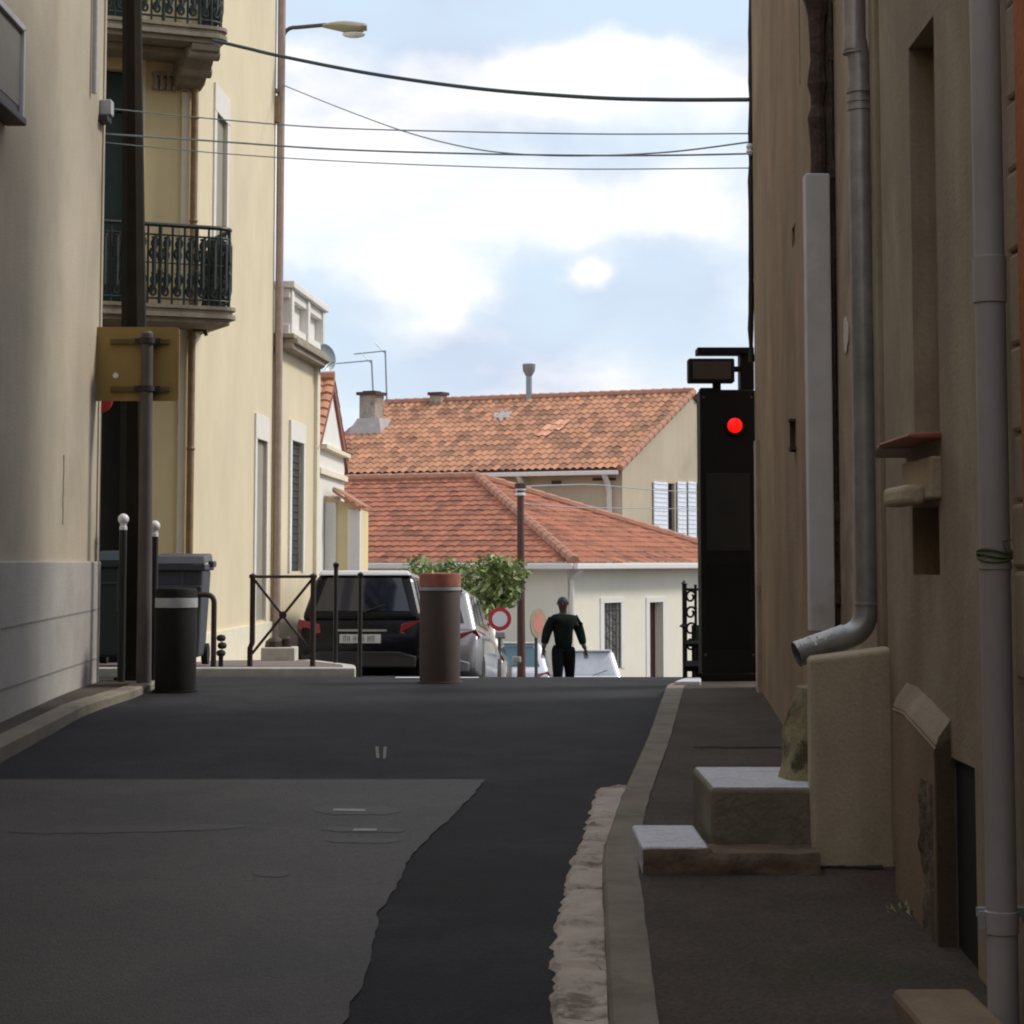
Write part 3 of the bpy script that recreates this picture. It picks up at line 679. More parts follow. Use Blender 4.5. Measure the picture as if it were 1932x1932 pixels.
# ---------------- blocks on the right pavement
mb = MB(); w0, w1 = P(1530, 1600, 8.6).x, 1.475; zt0 = Zr(1243, 8.6); zt1 = Zr(1222, 8.6)
pts = [(w0 + .006, 8.60), (w1, 8.60), (w1, 8.82), (w0 + .02, 8.82)]
mb.prism(pts, kz(8.6) - .1, lambda x, y: zt0 + (x - w0) / (w1 - w0) * (zt1 - zt0))
bmx = make('cement_block', mb, 'cement_block', bevel=.018, seg=3); tag(bmx, 'tall beige cement block under the zinc pipe outlet', 'block')
mb = MB(); n = 18; cols = 10     # mossy stone lump behind
for i in range(n + 1):
    z = kz(9.6) - .05 + (Zr(1262, 9.6) - kz(9.6)) * i / n; tt = i / n
    for k in range(cols):
        a = 2 * math.pi * k / cols; q = noise.noise(Vector((math.cos(a) * 2, math.sin(a) * 2, z * 5)))
        rx = (.25 + .06 * q) * (1 - .30 * max(0, tt - .6) / .4); ry = .26 + .05 * q
        mb.v.append((1.33 + .02 * math.sin(tt * 3) - .035 * (1 - abs(2 * tt - 1)) + rx * math.cos(a), 9.15 + ry * math.sin(a), z))
for i in range(n):
    for k in range(cols): mb.f.append((i * cols + k, i * cols + (k + 1) % cols, (i + 1) * cols + (k + 1) % cols, (i + 1) * cols + k))
mb.f.append(tuple(range(n * cols, (n + 1) * cols)))
tag(make('guard_stone', mb, 'mossy', smooth_=True), 'mossy irregular guard stone behind the beige cement block', 'stone')
mb = MB(); mb.bb(P(1340, 1550, 8.75).x, 1.20, 8.72, 9.6, kz(8.7) - .05, Zr(1488, 8.72))
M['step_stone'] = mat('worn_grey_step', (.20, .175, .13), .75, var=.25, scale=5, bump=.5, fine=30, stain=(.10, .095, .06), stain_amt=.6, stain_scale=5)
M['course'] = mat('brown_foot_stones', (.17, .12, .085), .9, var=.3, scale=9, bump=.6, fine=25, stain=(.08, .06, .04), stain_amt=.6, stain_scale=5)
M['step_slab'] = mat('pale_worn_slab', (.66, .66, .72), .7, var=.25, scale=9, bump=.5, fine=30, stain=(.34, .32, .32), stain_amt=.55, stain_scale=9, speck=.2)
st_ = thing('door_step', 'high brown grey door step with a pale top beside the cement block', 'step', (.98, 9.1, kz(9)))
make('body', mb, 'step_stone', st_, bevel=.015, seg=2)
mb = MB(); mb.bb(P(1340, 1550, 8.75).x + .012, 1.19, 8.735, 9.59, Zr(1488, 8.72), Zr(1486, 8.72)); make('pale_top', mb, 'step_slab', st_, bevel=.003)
mb = MB(); mb.bb(P(1211, 1600, 8.45).x, P(1338, 1600, 8.45).x, 8.46, 9.15, kz(8.4) - .05, Zr(1598, 8.45))
tag(make('step_slab', mb, 'step_slab', bevel=.012), 'low pale worn slab between the kerb and the grey step', 'step')
mb = MB(); xa, xb_ = P(1213, 1600, 8.43).x, 1.15; n = 60; rows = 6
for j in range(rows + 1):
    for i in range(n + 1):
        x = xa + (xb_ - xa) * i / n; jt = 1 if noise.noise(Vector((x * 11, 3, 0))) > .42 else 0
        top = Zr(1604 + (7 if x > P(1345, 1600, 8.43).x else 0), 8.42) + .012 * noise.noise(Vector((x * 9, 1, 0))); zz = kz(8.4) - .03 + (top - kz(8.4) + .03) * min(1, j / (rows - 1))
        y = 8.43 + .02 * noise.noise(Vector((x * 8, zz * 12, 2))) + .016 * jt + (.0 if j < rows else .28) + (.012 if j == rows - 1 else 0)
        mb.v.append((x, y, zz))
for j in range(rows):
    for i in range(n): mb.f.append((j * (n + 1) + i, j * (n + 1) + i + 1, (j + 1) * (n + 1) + i + 1, (j + 1) * (n + 1) + i))
tag(make('stone_course', mb, 'course', smooth_=True), 'low course of rough brown stones at the foot of the two steps', 'stone course')
M['seam'] = mat('pavement_seam', (.028, .022, .018), .9, var=.2)
def pav_quad(pts, lift, m, name='pavement_patch'):
    mb = MB(); q = [P(u, v, dsolve(kz, v)) for u, v in pts]; mb.add([(p.x, p.y, kz(p.y) + lift) for p in q], [tuple(range(len(q)))]); return struct(name, mb, m)
up_ = []; dn = []
for i in range(12):
    u = 1308 + 15 * i; v = 1410 + 2.2 * noise.noise(Vector((i * .8, 0, 0))); w = 1.2 + abs(noise.noise(Vector((i * .9, 4, 0)))) * 2; up_.append((u, v - w)); dn.append((u, v + w))
pav_quad(up_ + dn[::-1], .004, 'seam')
up_ = []; dn = []
for i in range(14):
    u = 1522 + 11 * i; v = 1637 + .45 * i * .3 + 1.5 * noise.noise(Vector((i * .8, 9, 0))); w = 1.5 + 4.5 * max(0, noise.noise(Vector((i * .7, 2, 0)))) + (3 if i > 10 else 0); up_.append((u, v - w)); dn.append((u, v + w * .7))
pav_quad(up_ + dn[::-1], .006, 'seam')
# leaf litter / weeds
mb = MB()
for i in range(70):
    cx, cy = (1.36, 7.75) if i < 40 else (.36, 7.3); r_ = random.random() * .07
    a = random.random() * 6.28; x = cx + r_ * math.cos(a); y = cy + r_ * math.sin(a) * 1.6; z = (kz(y) if i < 40 else rz(y) + .02) + .004
    s_ = random.uniform(.008, .02); b = random.random() * 6.28; h = random.uniform(.004, .03)
    mb.add([(x, y, z), (x + s_ * math.cos(b), y + s_ * math.sin(b), z + h), (x + s_ * 1.2 * math.cos(b + .6), y + s_ * math.sin(b + .6), z + h * .6)], [(0, 1, 2)])
o = make('weeds', mb, 'leaf_pale'); o['kind'] = 'stuff'; o['label'] = 'small weeds and litter at the foot of the walls and in the gutter'; o['category'] = 'weeds'

# ============================================================ NEAR LEFT HOUSE
t = thing('grey_house', 'grey beige rendered house with cement plinth, nearest on the left', 'house', (-4, 14, kz(14)))
mb = MB(); AL, BL = (-3.2, -14), (-3.2, 17.2)
ptL = facade(mb, AL, BL, -2, 9.5, [(20, 21.1, 3.2, 5.2, .2), (16, 17, 0.4, 2.6, .2), (10, 11, 3.2, 5.2, .2)])
shell(mb, [AL, BL, (-11, 17.2), (-11, -14)], -2, 9.5, skip=(0,)); make('wall', mb, 'left_wall', t)
mb = MB(); zc_ = [Zr(1059, 17)]
panel(ptL, 0, 31.2 + .03, -2, Zr(1059, 16), -.01, .03, mb)
make('plinth', mb, 'left_plinth', t, bevel=.01)
def ln(v0, v1, w=.010):
    mb = MB(); DA, DB = 13.9, 17.2
    zA, zB = zat(v0, DA), zat(v1, DB)
    a, b = DA + 14, DB + 14
    vs = [ptL(a, zA - w, .03), ptL(b, zB - w, .03), ptL(b, zB + w, .03), ptL(a, zA + w, .03), ptL(a, zA - w, .034), ptL(b, zB - w, .034), ptL(b, zB + w, .034), ptL(a, zA + w, .034)]
    mb.add(vs, [(0, 1, 2, 3), (4, 5, 6, 7), (0, 1, 5, 4), (1, 2, 6, 5), (2, 3, 7, 6), (3, 0, 4, 7)]); make('joint_line', mb, mat('joint', (.24, .235, .23), .9), t)
ln(1186, 1148, .006); ln(1302, 1240, .006)
mb = MB(); a = on_line(AL, BL, 118, 950)[0]; dd = a - 14
for i in range(12): panel(ptL, a + .02 * noise.noise(Vector((i * .4, 0, 0))), a + .03 + .02 * noise.noise(Vector((i * .4, 3, 0))), zat(990 - i * 11, dd), zat(990 - (i + 1) * 11, dd), 0, .003, mb)
make('crack', mb, mat('crack_dark', (.20, .17, .14), .9), t)
# far end wall stucco edge highlight bead
mb = MB(); panel(ptL, 31.16, 31.225, Zr(1059, 17) + .003, 9.4, 0, .012, mb); make('corner_bead', mb, 'left_wall', t)
# conduit and junction box on the far corner
DJ = 17.0
mb = MB(); x = -3.17; mb.tube([(x, DJ - .35, zat(176, DJ - .35)), (x, DJ - .35, 9.2)], .022, 10); 
tag(make('conduit', mb, 'grey_band', smooth_=True), 'thin grey conduit coming down the far corner of the grey house', 'conduit')
mb = MB(); p = P(197, 207, DJ + .1); xj = P(209, 207, DJ).x; mb.bb(-3.2, xj, DJ + .02, DJ + .14, zat(215, DJ), zat(186, DJ)); mb2 = MB(); mb2.bb(-3.2, xj - .02, DJ - .02, DJ + .16, zat(229, DJ), zat(216, DJ))
t = thing('junction_box', 'small grey junction box at the bottom of the conduit', 'box', (-3.12, DJ + .08, zat(229, DJ)))
make('case', mb, 'grey_band', t, bevel=.01); make('base', mb2, 'trim', t, bevel=.01)
# wall cabinet / shutter box at the upper left
a = on_line(AL, BL, -90, 150)[0]; b = on_line(AL, BL, 10, 150)[0]
t = thing('wall_cabinet', 'grey framed glazed box projecting from the grey house wall, top left', 'cabinet', (-3.1, b - 14, zat(225, b - 14)))
Db = b - 14; z0, z1 = zat(222, Db), zat(56, Db)
mb = MB(); panel(ptL, a, b, z0, z1, 0, .10, mb); make('case', mb, 'post_grey', t, bevel=.008)
mb = MB(); panel(ptL, a + .05, b - .05, z0 + .06, z1 - .05, .10, .104, mb); make('pane', mb, 'shutter_grey', t)
mb = MB(); panel(ptL, b - .04, b + .004, z0, z1, .085, .125, mb); panel(ptL, a, b, z1 - .02, z1 + .02, .085, .125, mb); make('frame', mb, 'white_box', t, bevel=.004)
mb = MB(); panel(ptL, a, b + .03, z0 - .05, z0, 0, .135, mb); make('sill', mb, 'rust_iron', t, bevel=.01)

# ============================================================ CORNER HOUSE with balconies
Q1 = (P(366, 700, 23).x, 23.0); ang = R(24); Q0 = (Q1[0] - 2.6 * math.cos(ang), Q1[1] - 2.6 * math.sin(ang)); Q2 = (Q1[0] + .045 * 5.4, 28.4)
t = thing('corner_house', 'tall cream yellow corner house with green iron balconies', 'house', (-5, 25, pz(24)))
mb = MB(); zb1 = zat(572, 22.6)
hr = 2.6 - .66; hl = hr - 1.15
holesC = [(hl, hr, zb1, zat(128, 22.6), .22), (hl, hr, pz(23), zat(655, 22.6), .3), (hl, hr, zat(30, 22.6), zat(-420, 22.6), .22)]
ptC = facade(mb, Q0, Q1, -1, 12, holesC); make('chamfer_wall', mb, 'yellow_shade', t)
mb = MB()
def aS(u, v): return on_line(Q1, Q2, u, v)[0]
holesS = [(aS(406, 300), aS(426, 300), zat(590, 24.4), zat(222, 24.4), .12), (aS(482, 950), aS(501, 950), zat(1172, 27.2), zat(828, 27.2), .12),
          (aS(482, 300), aS(501, 300), zat(-520, 27.2), zat(-160, 27.2), .12)]
ptS = facade(mb, Q1, Q2, -1, 12, holesS)
shell(mb, [Q0, Q1, Q2, (-12, 28.4), (-12, Q0[1])], -1, 12, skip=(0, 1)); make('wall', mb, 'yellow_wall', t)
mb = MB(); panel(ptS, .0, 5.4, -.5, zat(1188, 25), 0, .03, mb); make('plinth', mb, 'yellow_trim', t)
for h in holesS:
    make('window_surround', surround(ptS, h[0], h[1], h[2], h[3], .14, .02, top=.30), 'lintel', t)
    make('shutter', panel(ptS, h[0] + .005, h[1] - .005, h[2], h[3] - .02, -.06, -.03), 'shutter_grey', t)
for k, h in enumerate(holesC):
    w = MB(); zz = h[3] - .42
    panel(ptC, h[0], h[1], h[2], h[3], -.21, -.15, w); 
    if k != 1: panel(ptC, h[0] + .05, h[1] - .05, zz, h[3] - .03, -.15, -.10, w)
    o = make('door', w, 'green_door' if k != 1 else 'dark', t)
    s_ = louvre(ptC, h[1] - .12, h[1] - .01, h[2] + .05, h[3] - .5, -.05) if k == 1 else louvre(ptC, h[0] + .42, h[0] + .62, h[2] + .02, zz, -.08)
    if k != 1: make('shutter', s_, 'shutter_dark', t)
# raised pilaster bands and recess on the chamfer
mb = MB(); panel(ptC, 2.6 - .17, 2.6 - .09, -.5, 11.9, 0, .035, mb); panel(ptC, 2.6 - .60, 2.6 - .56, zb1, 11.9, 0, .03, mb)
make('pilaster', mb, 'yellow_trim', t)
# lettering-like dentils under the upper balcony
mb = MB()
for u0 in (288, 300, 312, 324, 345):
    a = on_line(Q0, Q1, u0, 150)[0]; zt_, zb_ = zat(138, 22.8), zat(166, 22.8)
    panel(ptC, a, a + .028, zb_, zt_, 0, .07, mb); panel(ptC, a - .012, a + .052, zt_ - .03, zt_ + .01, 0, .08, mb)
    panel(ptC, a - .008, a + .036, zb_ - .02, zb_ + .015, 0, .075, mb)
make('dentil', mb, 'stone_balcony', t)
def arc_path(uR, v, depth=.72, rad=.22, n=6):
    pass
def balcony(zf, over, dep, rail_h, corbel):
    """zf = floor level; slab in front of the chamfer, wrapping past the right corner by `over`"""
    slab = MB(); aL, aR = -.6, 2.6 + over; rad = .16
    def outline(o):
        pts = [ptC(aL, 0, 0), ptC(aL, 0, dep + o)]
        for i in range(7):
            q = math.pi / 2 * (1 - i / 6); pts.append(ptC(aR + o - rad + rad * math.cos(q), 0, dep + o - rad + rad * math.sin(q)))
        pts += [ptC(aR + o, 0, -.35), ptC(2.3, 0, -.35)]
        return [(p[0], p[1]) for p in pts]
    for o, a, b in ((0, zf - .035, zf), (-.025, zf - .075, zf - .037), (.0, zf - .12, zf - .077), (-.05, zf - .17, zf - .122)): slab.prism(outline(o), a, b)
    B = make('balcony', slab, 'stone_balcony', t)
    rail = MB(); path = []
    for i in range(28): path.append((aL + (aR - rad - .05 - aL) * i / 27, dep - .05))
    for i in range(1, 7):
        q = math.pi / 2 * (1 - i / 6); path.append((aR - .05 - rad + rad * math.cos(q), dep - .05 - rad + rad * math.sin(q)))
    for i in range(1, 8): path.append((aR - .05, dep - .05 - rad - (dep + .15) * i / 7))
    W_ = lambda i_, z: ptC(path[i_][0], z, path[i_][1])
    # resample
    L = [0]
    for i in range(1, len(path)): L.append(L[-1] + math.dist(path[i], path[i - 1]))
    def at(s_, z, io=0):
        s_ = max(0, min(L[-1], s_))
        for i in range(1, len(L)):
            if s_ <= L[i]:
                tt = (s_ - L[i - 1]) / (L[i] - L[i - 1]); return Vector(ptC(path[i - 1][0] + (path[i][0] - path[i - 1][0]) * tt, z, path[i - 1][1] + (path[i][1] - path[i - 1][1]) * tt))
    ss = frange(0, L[-1], .06)
    h = MB(); h.tube([at(s_, zf + rail_h) for s_ in ss], .022, 8); make('handrail', h, 'iron', B, smooth_=True)
    for dz, r_ in ((.06, .012), (rail_h - .10, .011), (rail_h * .52, .008)): rail.tube([at(s_, zf + dz) for s_ in ss], r_, 6)
    s_ = .0; k = 0; pit = .125
    while s_ < L[-1]:
        rail.tube([at(s_, zf), at(s_, zf + rail_h)], .020 if k % 3 == 0 else .012, 6)
        if k % 3 == 0: rail.tube([at(s_, zf + rail_h * .15), at(s_, zf + rail_h * .42), at(s_, zf + rail_h * .5), at(s_, zf + rail_h * .58), at(s_, zf + rail_h * .85)], [.012, .030, .014, .030, .012], 6)
        # scrolls
        c = s_ + pit / 2
        for zc2, rr, sgn in ((.17, .048, 1), (.31, .052, -1), (.63, .050, 1), (.77, .046, -1)):
            pts = [at(c + sgn * rr * (1 - .12 * j / 2) * math.cos(j * .62 + 1), zf + rail_h * zc2 + 1.35 * rr * (1 - .10 * j / 2) * math.sin(j * .62 + 1)) for j in range(13)]
            rail.tube(pts, .015, 5)
        rail.tube([at(c - .03, zf + .1), at(c, zf + rail_h * .22), at(c, zf + rail_h * .8), at(c + .03, zf + rail_h - .1)], [.012, .024, .024, .012], 5)
        s_ += pit; k += 1
    make('railing', rail, 'iron', B)
    if corbel:
        for a0_ in (2.6 - .27, 2.6 - 1.95):
            c = MB(); prof = [(0, -.17), (dep * .92, -.17), (dep * .9, -.24), (dep * .62, -.29), (dep * .50, -.37), (dep * .30, -.42), (dep * .22, -.48), (0, -.52)]
            c.extrude([ptC(a0_, zf + z, o) for o, z in prof], Vector(ptC(a0_ + .30, 0, 0)) - Vector(ptC(a0_, 0, 0)))
            for o, z in ((dep * .78, -.26), (dep * .42, -.38)):
                pc = ptC(a0_ + .15, zf + z, o); c.lathe(pc, [(.02, -.17), (.06, -.165), (.06, .165), (.02, .17)], 14, axis='X', rotz=ang)
            make('corbel', c, 'stone_balcony', B, bevel=.01)
        c = MB(); panel(ptC, 0, 2.6, zf - .24, zf - .17, 0, dep * .55, c); make('moulding', c, 'stone_balcony', B, bevel=.02)
    return B
balcony(zat(572, 22.0), .24, .80, .80, False)
balcony(zat(38, 22.0), .12, .80, .85, True)
c = MB(); c.box(Vector(ptC(2.60, zat(612, 22.6), .10)), (.09, .09, .08), ang); c.tube([ptC(2.66, zat(608, 22.5), .1), ptC(2.70, zat(625, 22.5), .1)], .02, 8); make('bracket', c, 'rust', t)
# small lamp bracket fixtures on the side wall, high
c = MB(); a = aS(519, 180); panel(ptS, a - .05, a + .06, zat(222, 28), zat(172, 28), 0, .06, c); panel(ptS, a - .04, a + .05, zat(165, 28), zat(158, 28), 0, .05, c); make('fixing', c, 'brown_pipe', t)

# downpipes on the corner house
p0 = ptC(2.6 - .045, 0, .07); mb = MB(); mb.tube([(p0[0], p0[1], pz(23)), (p0[0], p0[1], zat(125, 22.9)), (p0[0] - .02, p0[1], zat(110, 22.9))], .038, 10)
for v in (850, 640, 420, 225):
    mb.lathe((p0[0], p0[1], zat(v, 22.9)), [(.038, 0), (.046, .01), (.046, .03), (.038, .04)], 10)
tag(make('brown_downpipe', mb, 'brown_pipe', smooth_=True), 'thin rust brown downpipe on the front corner of the corner house', 'downpipe')
p0 = ptS(5.4 - .02, 0, .07); mb = MB(); mb.tube([(p0[0], p0[1], pz(28)), (p0[0], p0[1], 11.8)], .050, 10)
tag(make('taupe_downpipe', mb, 'lav_pipe', smooth_=True), 'long taupe downpipe at the far edge of the corner house against the sky', 'downpipe')
# street lamp on the wall
t = thing('street_lamp', 'street lamp on a curved arm from the corner house against the sky', 'street lamp', (p0[0], 28.5, zat(110, 28.4)))
xb = P(530, 300, 28.45).x; arm = [(xb, 28.45, zat(135, 28.4)), (xb, 28.45, zat(82, 28.4))] + bez((xb, 28.45, zat(80, 28.4)), (xb + .01, 28.45, zat(48, 28.4)), (P(560, 50, 28.4).x, 28.45, zat(50, 28.4)), 6) + [(P(615, 46, 28.4).x, 28.45, zat(45, 28.4))]
tube_obj('arm', arm, .027, 'post_grey', t, 10)
mb = MB(); x0, x1 = P(608, 45, 28.4).x, P(692, 45, 28.4).x; n = 14; secs = []
for i in range(n + 1):
    tt = i / n; x = x0 + (x1 - x0) * tt; hw = .03 + .085 * math.sin(min(1, tt * 1.5 + .05) * math.pi / 2) - (.03 if i == n else 0); zt_ = zat(44 - 6 * math.sin(tt * math.pi), 28.4); zb_ = zat(50 + 12 * min(1, tt * 1.6) - (6 if tt > .9 else 0), 28.4)
    for k in range(12):
        a = 2 * math.pi * k / 12; mb.v.append((x, 28.45 + hw * math.cos(a), (zt_ + zb_) / 2 + (zt_ - zb_) / 2 * math.sin(a)))
for i in range(n):
    for k in range(12): mb.f.append((i * 12 + k, i * 12 + (k + 1) % 12, (i + 1) * 12 + (k + 1) % 12, (i + 1) * 12 + k))
mb.f += [tuple(range(12)), tuple(range(n * 12, n * 12 + 12))]
make('housing', mb, 'lamp_head', t, smooth_=True)
mb = MB(); c = P(667, 62, 28.4); vs = []
mb.lathe((c.x, 28.45, c.z - .055), [(.0, 0), (.05, .006), (.09, .022), (.105, .05), (.10, .06)], 20)
mb.v = [(c.x + (x - c.x) * 1.45, 28.45 + (y - 28.45) * .9, z) for x, y, z in mb.v]
make('lens', mb, 'lamp_lens', t, smooth_=True)

# ============================================================ LOW HOUSE with balustrade
G1 = (P(531, 800, 28.55).x, 28.55); G2 = (P(597, 800, 31.4).x, 31.4)
t = thing('low_house', 'low cream house with a panelled roof parapet beyond the corner house', 'house', (-4, 30, pz(30)))
mb = MB(); a0 = on_line(G1, G2, 547, 950)[0]; a1 = on_line(G1, G2, 569, 950)[0]; LG = math.dist(G1, G2)
zcor = zat(672, 29.5)
hG = [(a0, a1, zat(1078, 29.6), zat(833, 29.6), .14)]
ptG = facade(mb, G1, G2, -1, zcor + .02, hG); shell(mb, [G1, G2, (-10, 31.4), (-10, 28.55)], -1, zcor + .02, skip=(0,)); make('wall', mb, 'yellow_wall', t)
make('window_surround', surround(ptG, a0, a1, hG[0][2], hG[0][3], .14, .03, top=.26), 'lintel', t)
make('shutter', louvre(ptG, a0 + .01, a1 - .01, hG[0][2], hG[0][3] - .02, -.04), 'shutter_dark', t)
mb = MB(); panel(ptG, LG - .22, LG + .02, -.5, zcor, 0, .05, mb); make('pilaster', mb, 'yellow_trim', t)
mb = MB(); panel(ptG, -.1, LG + .1, zcor, zcor + .07, -.3, .16, mb); panel(ptG, -.06, LG + .06, zcor + .07, zcor + .14, -.3, .21, mb); panel(ptG, -.1, LG + .1, zcor + .14, zcor + .20, -.3, .17, mb)
mb.bb(-8, G1[0], 28.4, 28.6, zcor, zcor + .2); make('cornice', mb, 'stone_balcony', t, bevel=.01)
zp0, zp1 = zcor + .2, zat(533, 28.7); mb = MB()
nP = 2
for i in range(nP + 1):
    a = .05 + (LG - .25) * i / nP; panel(ptG, a, a + .17, zp0, zp1 - .09, -.12, .12, mb)
panel(ptG, 0, LG, zp0, zp0 + .13, -.09, .09, mb); panel(ptG, 0, LG, zp1 - .22, zp1 - .09, -.09, .09, mb)
panel(ptG, .05, LG - .05, zp0 + .13, zp1 - .22, -.04, .0, mb)
panel(ptG, -.04, LG + .04, zp1 - .09, zp1, -.15, .16, mb)
make('parapet', mb, 'white_wall', t, bevel=.012)
# satellite dish
c = P(611, 676, 31.2); t = thing('satellite_dish', 'round grey satellite dish beside the roof parapet', 'satellite dish', (c.x - .1, 31.3, c.z - .2))
mb = MB(); prof = [(0, 0), (.05, .004), (.10, .014), (.14, .028), (.17, .045), (.172, .05), (.14, .034), (.10, .02), (.05, .01), (0, .006)]
mb.lathe((0, 0, 0), prof, 24, axis='X'); rot = Matrix.Rotation(R(-48), 3, 'Z') @ Matrix.Rotation(R(-12), 3, 'Y')
mb.v = [tuple(rot @ Vector(v) * 1.0 + c) for v in [(x, y, z * 1.15) for x, y, z in mb.v]]
make('dish', mb, 'galv', t, smooth_=True); tube_obj('mast', [(c.x - .15, 31.3, c.z - .45), (c.x - .05, 31.3, c.z - .05), c], .02, 'galv', t, 8)
tube_obj('feed_arm', [c + Vector((0, 0, -.15)), c + Vector((.16, -.10, -.05))], .008, 'galv', t, 6)

# ============================================================ tiled roofs
def tiled(mb, O, U, V, lu, lv, s0=lambda t: 0, s1=lambda t: 1, tw=.21, tl=.36, amp=.035, sub=5):
    """O corner at eave, U along the eave (len lu), V up the slope (len lv). s0,s1: limits (0..1) per height t"""
    O, U, V = Vector(O), Vector(U).normalized(), Vector(V).normalized(); Nn = U.cross(V).normalized()
    if Nn.z < 0: Nn = -Nn
    if mb.uv is None: mb.uv = []
    nr = max(1, int(lv / tl)); nc = int(lu / tw * sub)
    rows = []
    for r_ in range(nr):
        for e in (0.0, .97): rows.append((r_ + e, .030 * (1 - e)))
    rows.append((nr, 0))
    base = len(mb.v); ncol = nc + 1
    for rr, lift in rows:
        tt = rr / nr; lo, hi = s0(tt) * lu, s1(tt) * lu
        for k in range(ncol):
            s_ = min(max(k * lu / nc, lo), hi)
            ph = s_ / tw
            h = amp * abs(math.sin(math.pi * ph)) ** .8 + lift + .01 * noise.noise(Vector((int(ph) * 1.7, int(rr) * 2.3, O.x)))
            p = O + U * s_ + V * (lv * tt) + Nn * h
            mb.v.append(tuple(p)); mb.uv.append((ph + .001, rr - .001 if rr % 1 else rr + .001))
    for j in range(len(rows) - 1):
        for k in range(nc): mb.f.append((base + j * ncol + k, base + j * ncol + k + 1, base + (j + 1) * ncol + k + 1, base + (j + 1) * ncol + k))
    return mb
def clean(o):
    bm = bmesh.new(); bm.from_mesh(o.data); bmesh.ops.dissolve_degenerate(bm, dist=1e-5, edges=bm.edges); bm.to_mesh(o.data); bm.free()
def ridge(path, r, m, parent, name='ridge_tiles'):
    mb = MB(); path = [Vector(p) for p in path]; L = sum((b - a).length for a, b in zip(path, path[1:])); n = max(2, int(L / .36)); pts = []; rs = []
    a, b = path[0], path[-1]
    for i in range(n):
        pts += [a.lerp(b, i / n), a.lerp(b, (i + .96) / n)]; rs += [r * 1.12, r * .93]
    mb.tube(pts, rs, 8); return make(name, mb, m, parent)

# gable house (ridge across the street line)
H1 = (P(598, 850, 31.45).x + .0, 31.45); H2 = (P(650, 850, 35.0).x, 35.0)
t = thing('gable_house', 'small white gable house with a steep terracotta roof past the low cream house', 'house', (-4, 33, pz(33)))
ze = zat(858, 35.0); zr_ = zat(716, 33.2); mid = ((H1[0] + H2[0]) / 2, (H1[1] + H2[1]) / 2)
mb = MB(); LH = math.dist(H1, H2)
ptH = facade(mb, H1, H2, -1.5, ze); shell(mb, [H1, H2, (-9, 35.0), (-9, 31.45)], -1.5, ze, skip=(0,))
mb.add([ptH(0, ze), ptH(LH, ze), ptH(LH / 2, zr_ - .08), (-9, 31.45, ze), (-9, 35, ze), (-9, 33.2, zr_ - .08)], [(0, 1, 2), (3, 4, 5)])
make('wall', mb, 'white_wall', t)
mb = MB(); panel(ptH, 0, LH, zat(905, 34), zat(895, 34), 0, .06, mb); panel(ptH, LH * .1, LH, zat(862, 34.5), zat(855, 34.5), 0, .10, mb); make('string_course', mb, 'yellow_trim', t)
sl = math.atan2(zr_ - ze, LH / 2); ov = .22
mb = MB(); dirn = Vector((H2[0] - H1[0], H2[1] - H1[1], 0)).normalized(); X = Vector((dirn.y, -dirn.x, 0))
hl_ = (LH / 2 + ov) / math.cos(sl)
O = Vector((H1[0], H1[1], ze)) - dirn * ov - Vector((0, 0, ov * math.tan(sl))) + X * .05
tiled(mb, O, -X, dirn * math.cos(sl) + Vector((0, 0, math.sin(sl))), 6.3, hl_, tw=.16, tl=.24, amp=.028)
O = Vector((H2[0], H2[1], ze)) + dirn * ov - Vector((0, 0, ov * math.tan(sl))) + X * .05
tiled(mb, O, -X, -dirn * math.cos(sl) + Vector((0, 0, math.sin(sl))), 6.3, hl_)
make('roof', mb, 'tiles_a', t)
mb = MB(); top = Vector((mid[0], mid[1], zr_)) + X * .04
for sg, H in ((-1, H1), (1, H2)):
    lo = Vector((H[0], H[1], ze)) + dirn * ov * sg - Vector((0, 0, ov * math.tan(sl))) + X * .04
    mb.extrude([lo, top, top - Vector((0, 0, .16)), lo - Vector((0, 0, .16))], -X * .05)
make('verge_board', mb, mat('verge_red', (.26, .08, .06), .7), t)
ridge([top + Vector((0, 0, .03)), top - X * 6.3 + Vector((0, 0, .03))], .09, 'tiles_ridge', t)

# annex projecting towards the street
t = thing('annex', 'small cream outbuilding with a sloping tile edge in front of the gable house', 'outbuilding', (-2.5, 33, pz(33)))
x0, x1 = -3.0, P(678, 1000, 32.4).x; za, zb_ = zat(922, 32.4), zat(957, 32.4)
mb = MB(); xm = P(628, 1000, 32.4).x
mb.prism([(x0, 32.4), (x1, 32.4), (x1, 34.4), (x0, 34.4)], -1.5, lambda x, y: za - (x - xm) / (x1 - xm) * (za - zb_) if x > xm else za)
make('wall', mb, 'yellow_shade', t)
mb = MB(); mb.bb(x1 - .17, x1 + .012, 32.36, 32.6, -1.4, zb_ - .03); mb.bb(P(613, 1000, 32.4).x, xm + .05, 32.36, 32.6, -1.4, za - .2); make('pilaster', mb, 'white_wall', t, bevel=.01)
mb = MB(); V_ = Vector((xm - x1, 0, za - zb_)); k = V_.normalized() * .03
tiled(mb, Vector((x1, 32.25, zb_)) - k, (0, 1, 0), V_, 2.3, V_.length + .03); make('roof', mb, 'tiles_a', t)
mb = MB(); mb.extrude([Vector((x1, 32.25, zb_)) - k, (xm, 32.25, za), (xm, 32.25, za - .05), Vector((x1, 32.25, zb_ - .05)) - k], (0, .04, 0)); make('verge', mb, 'tiles_ridge', t)

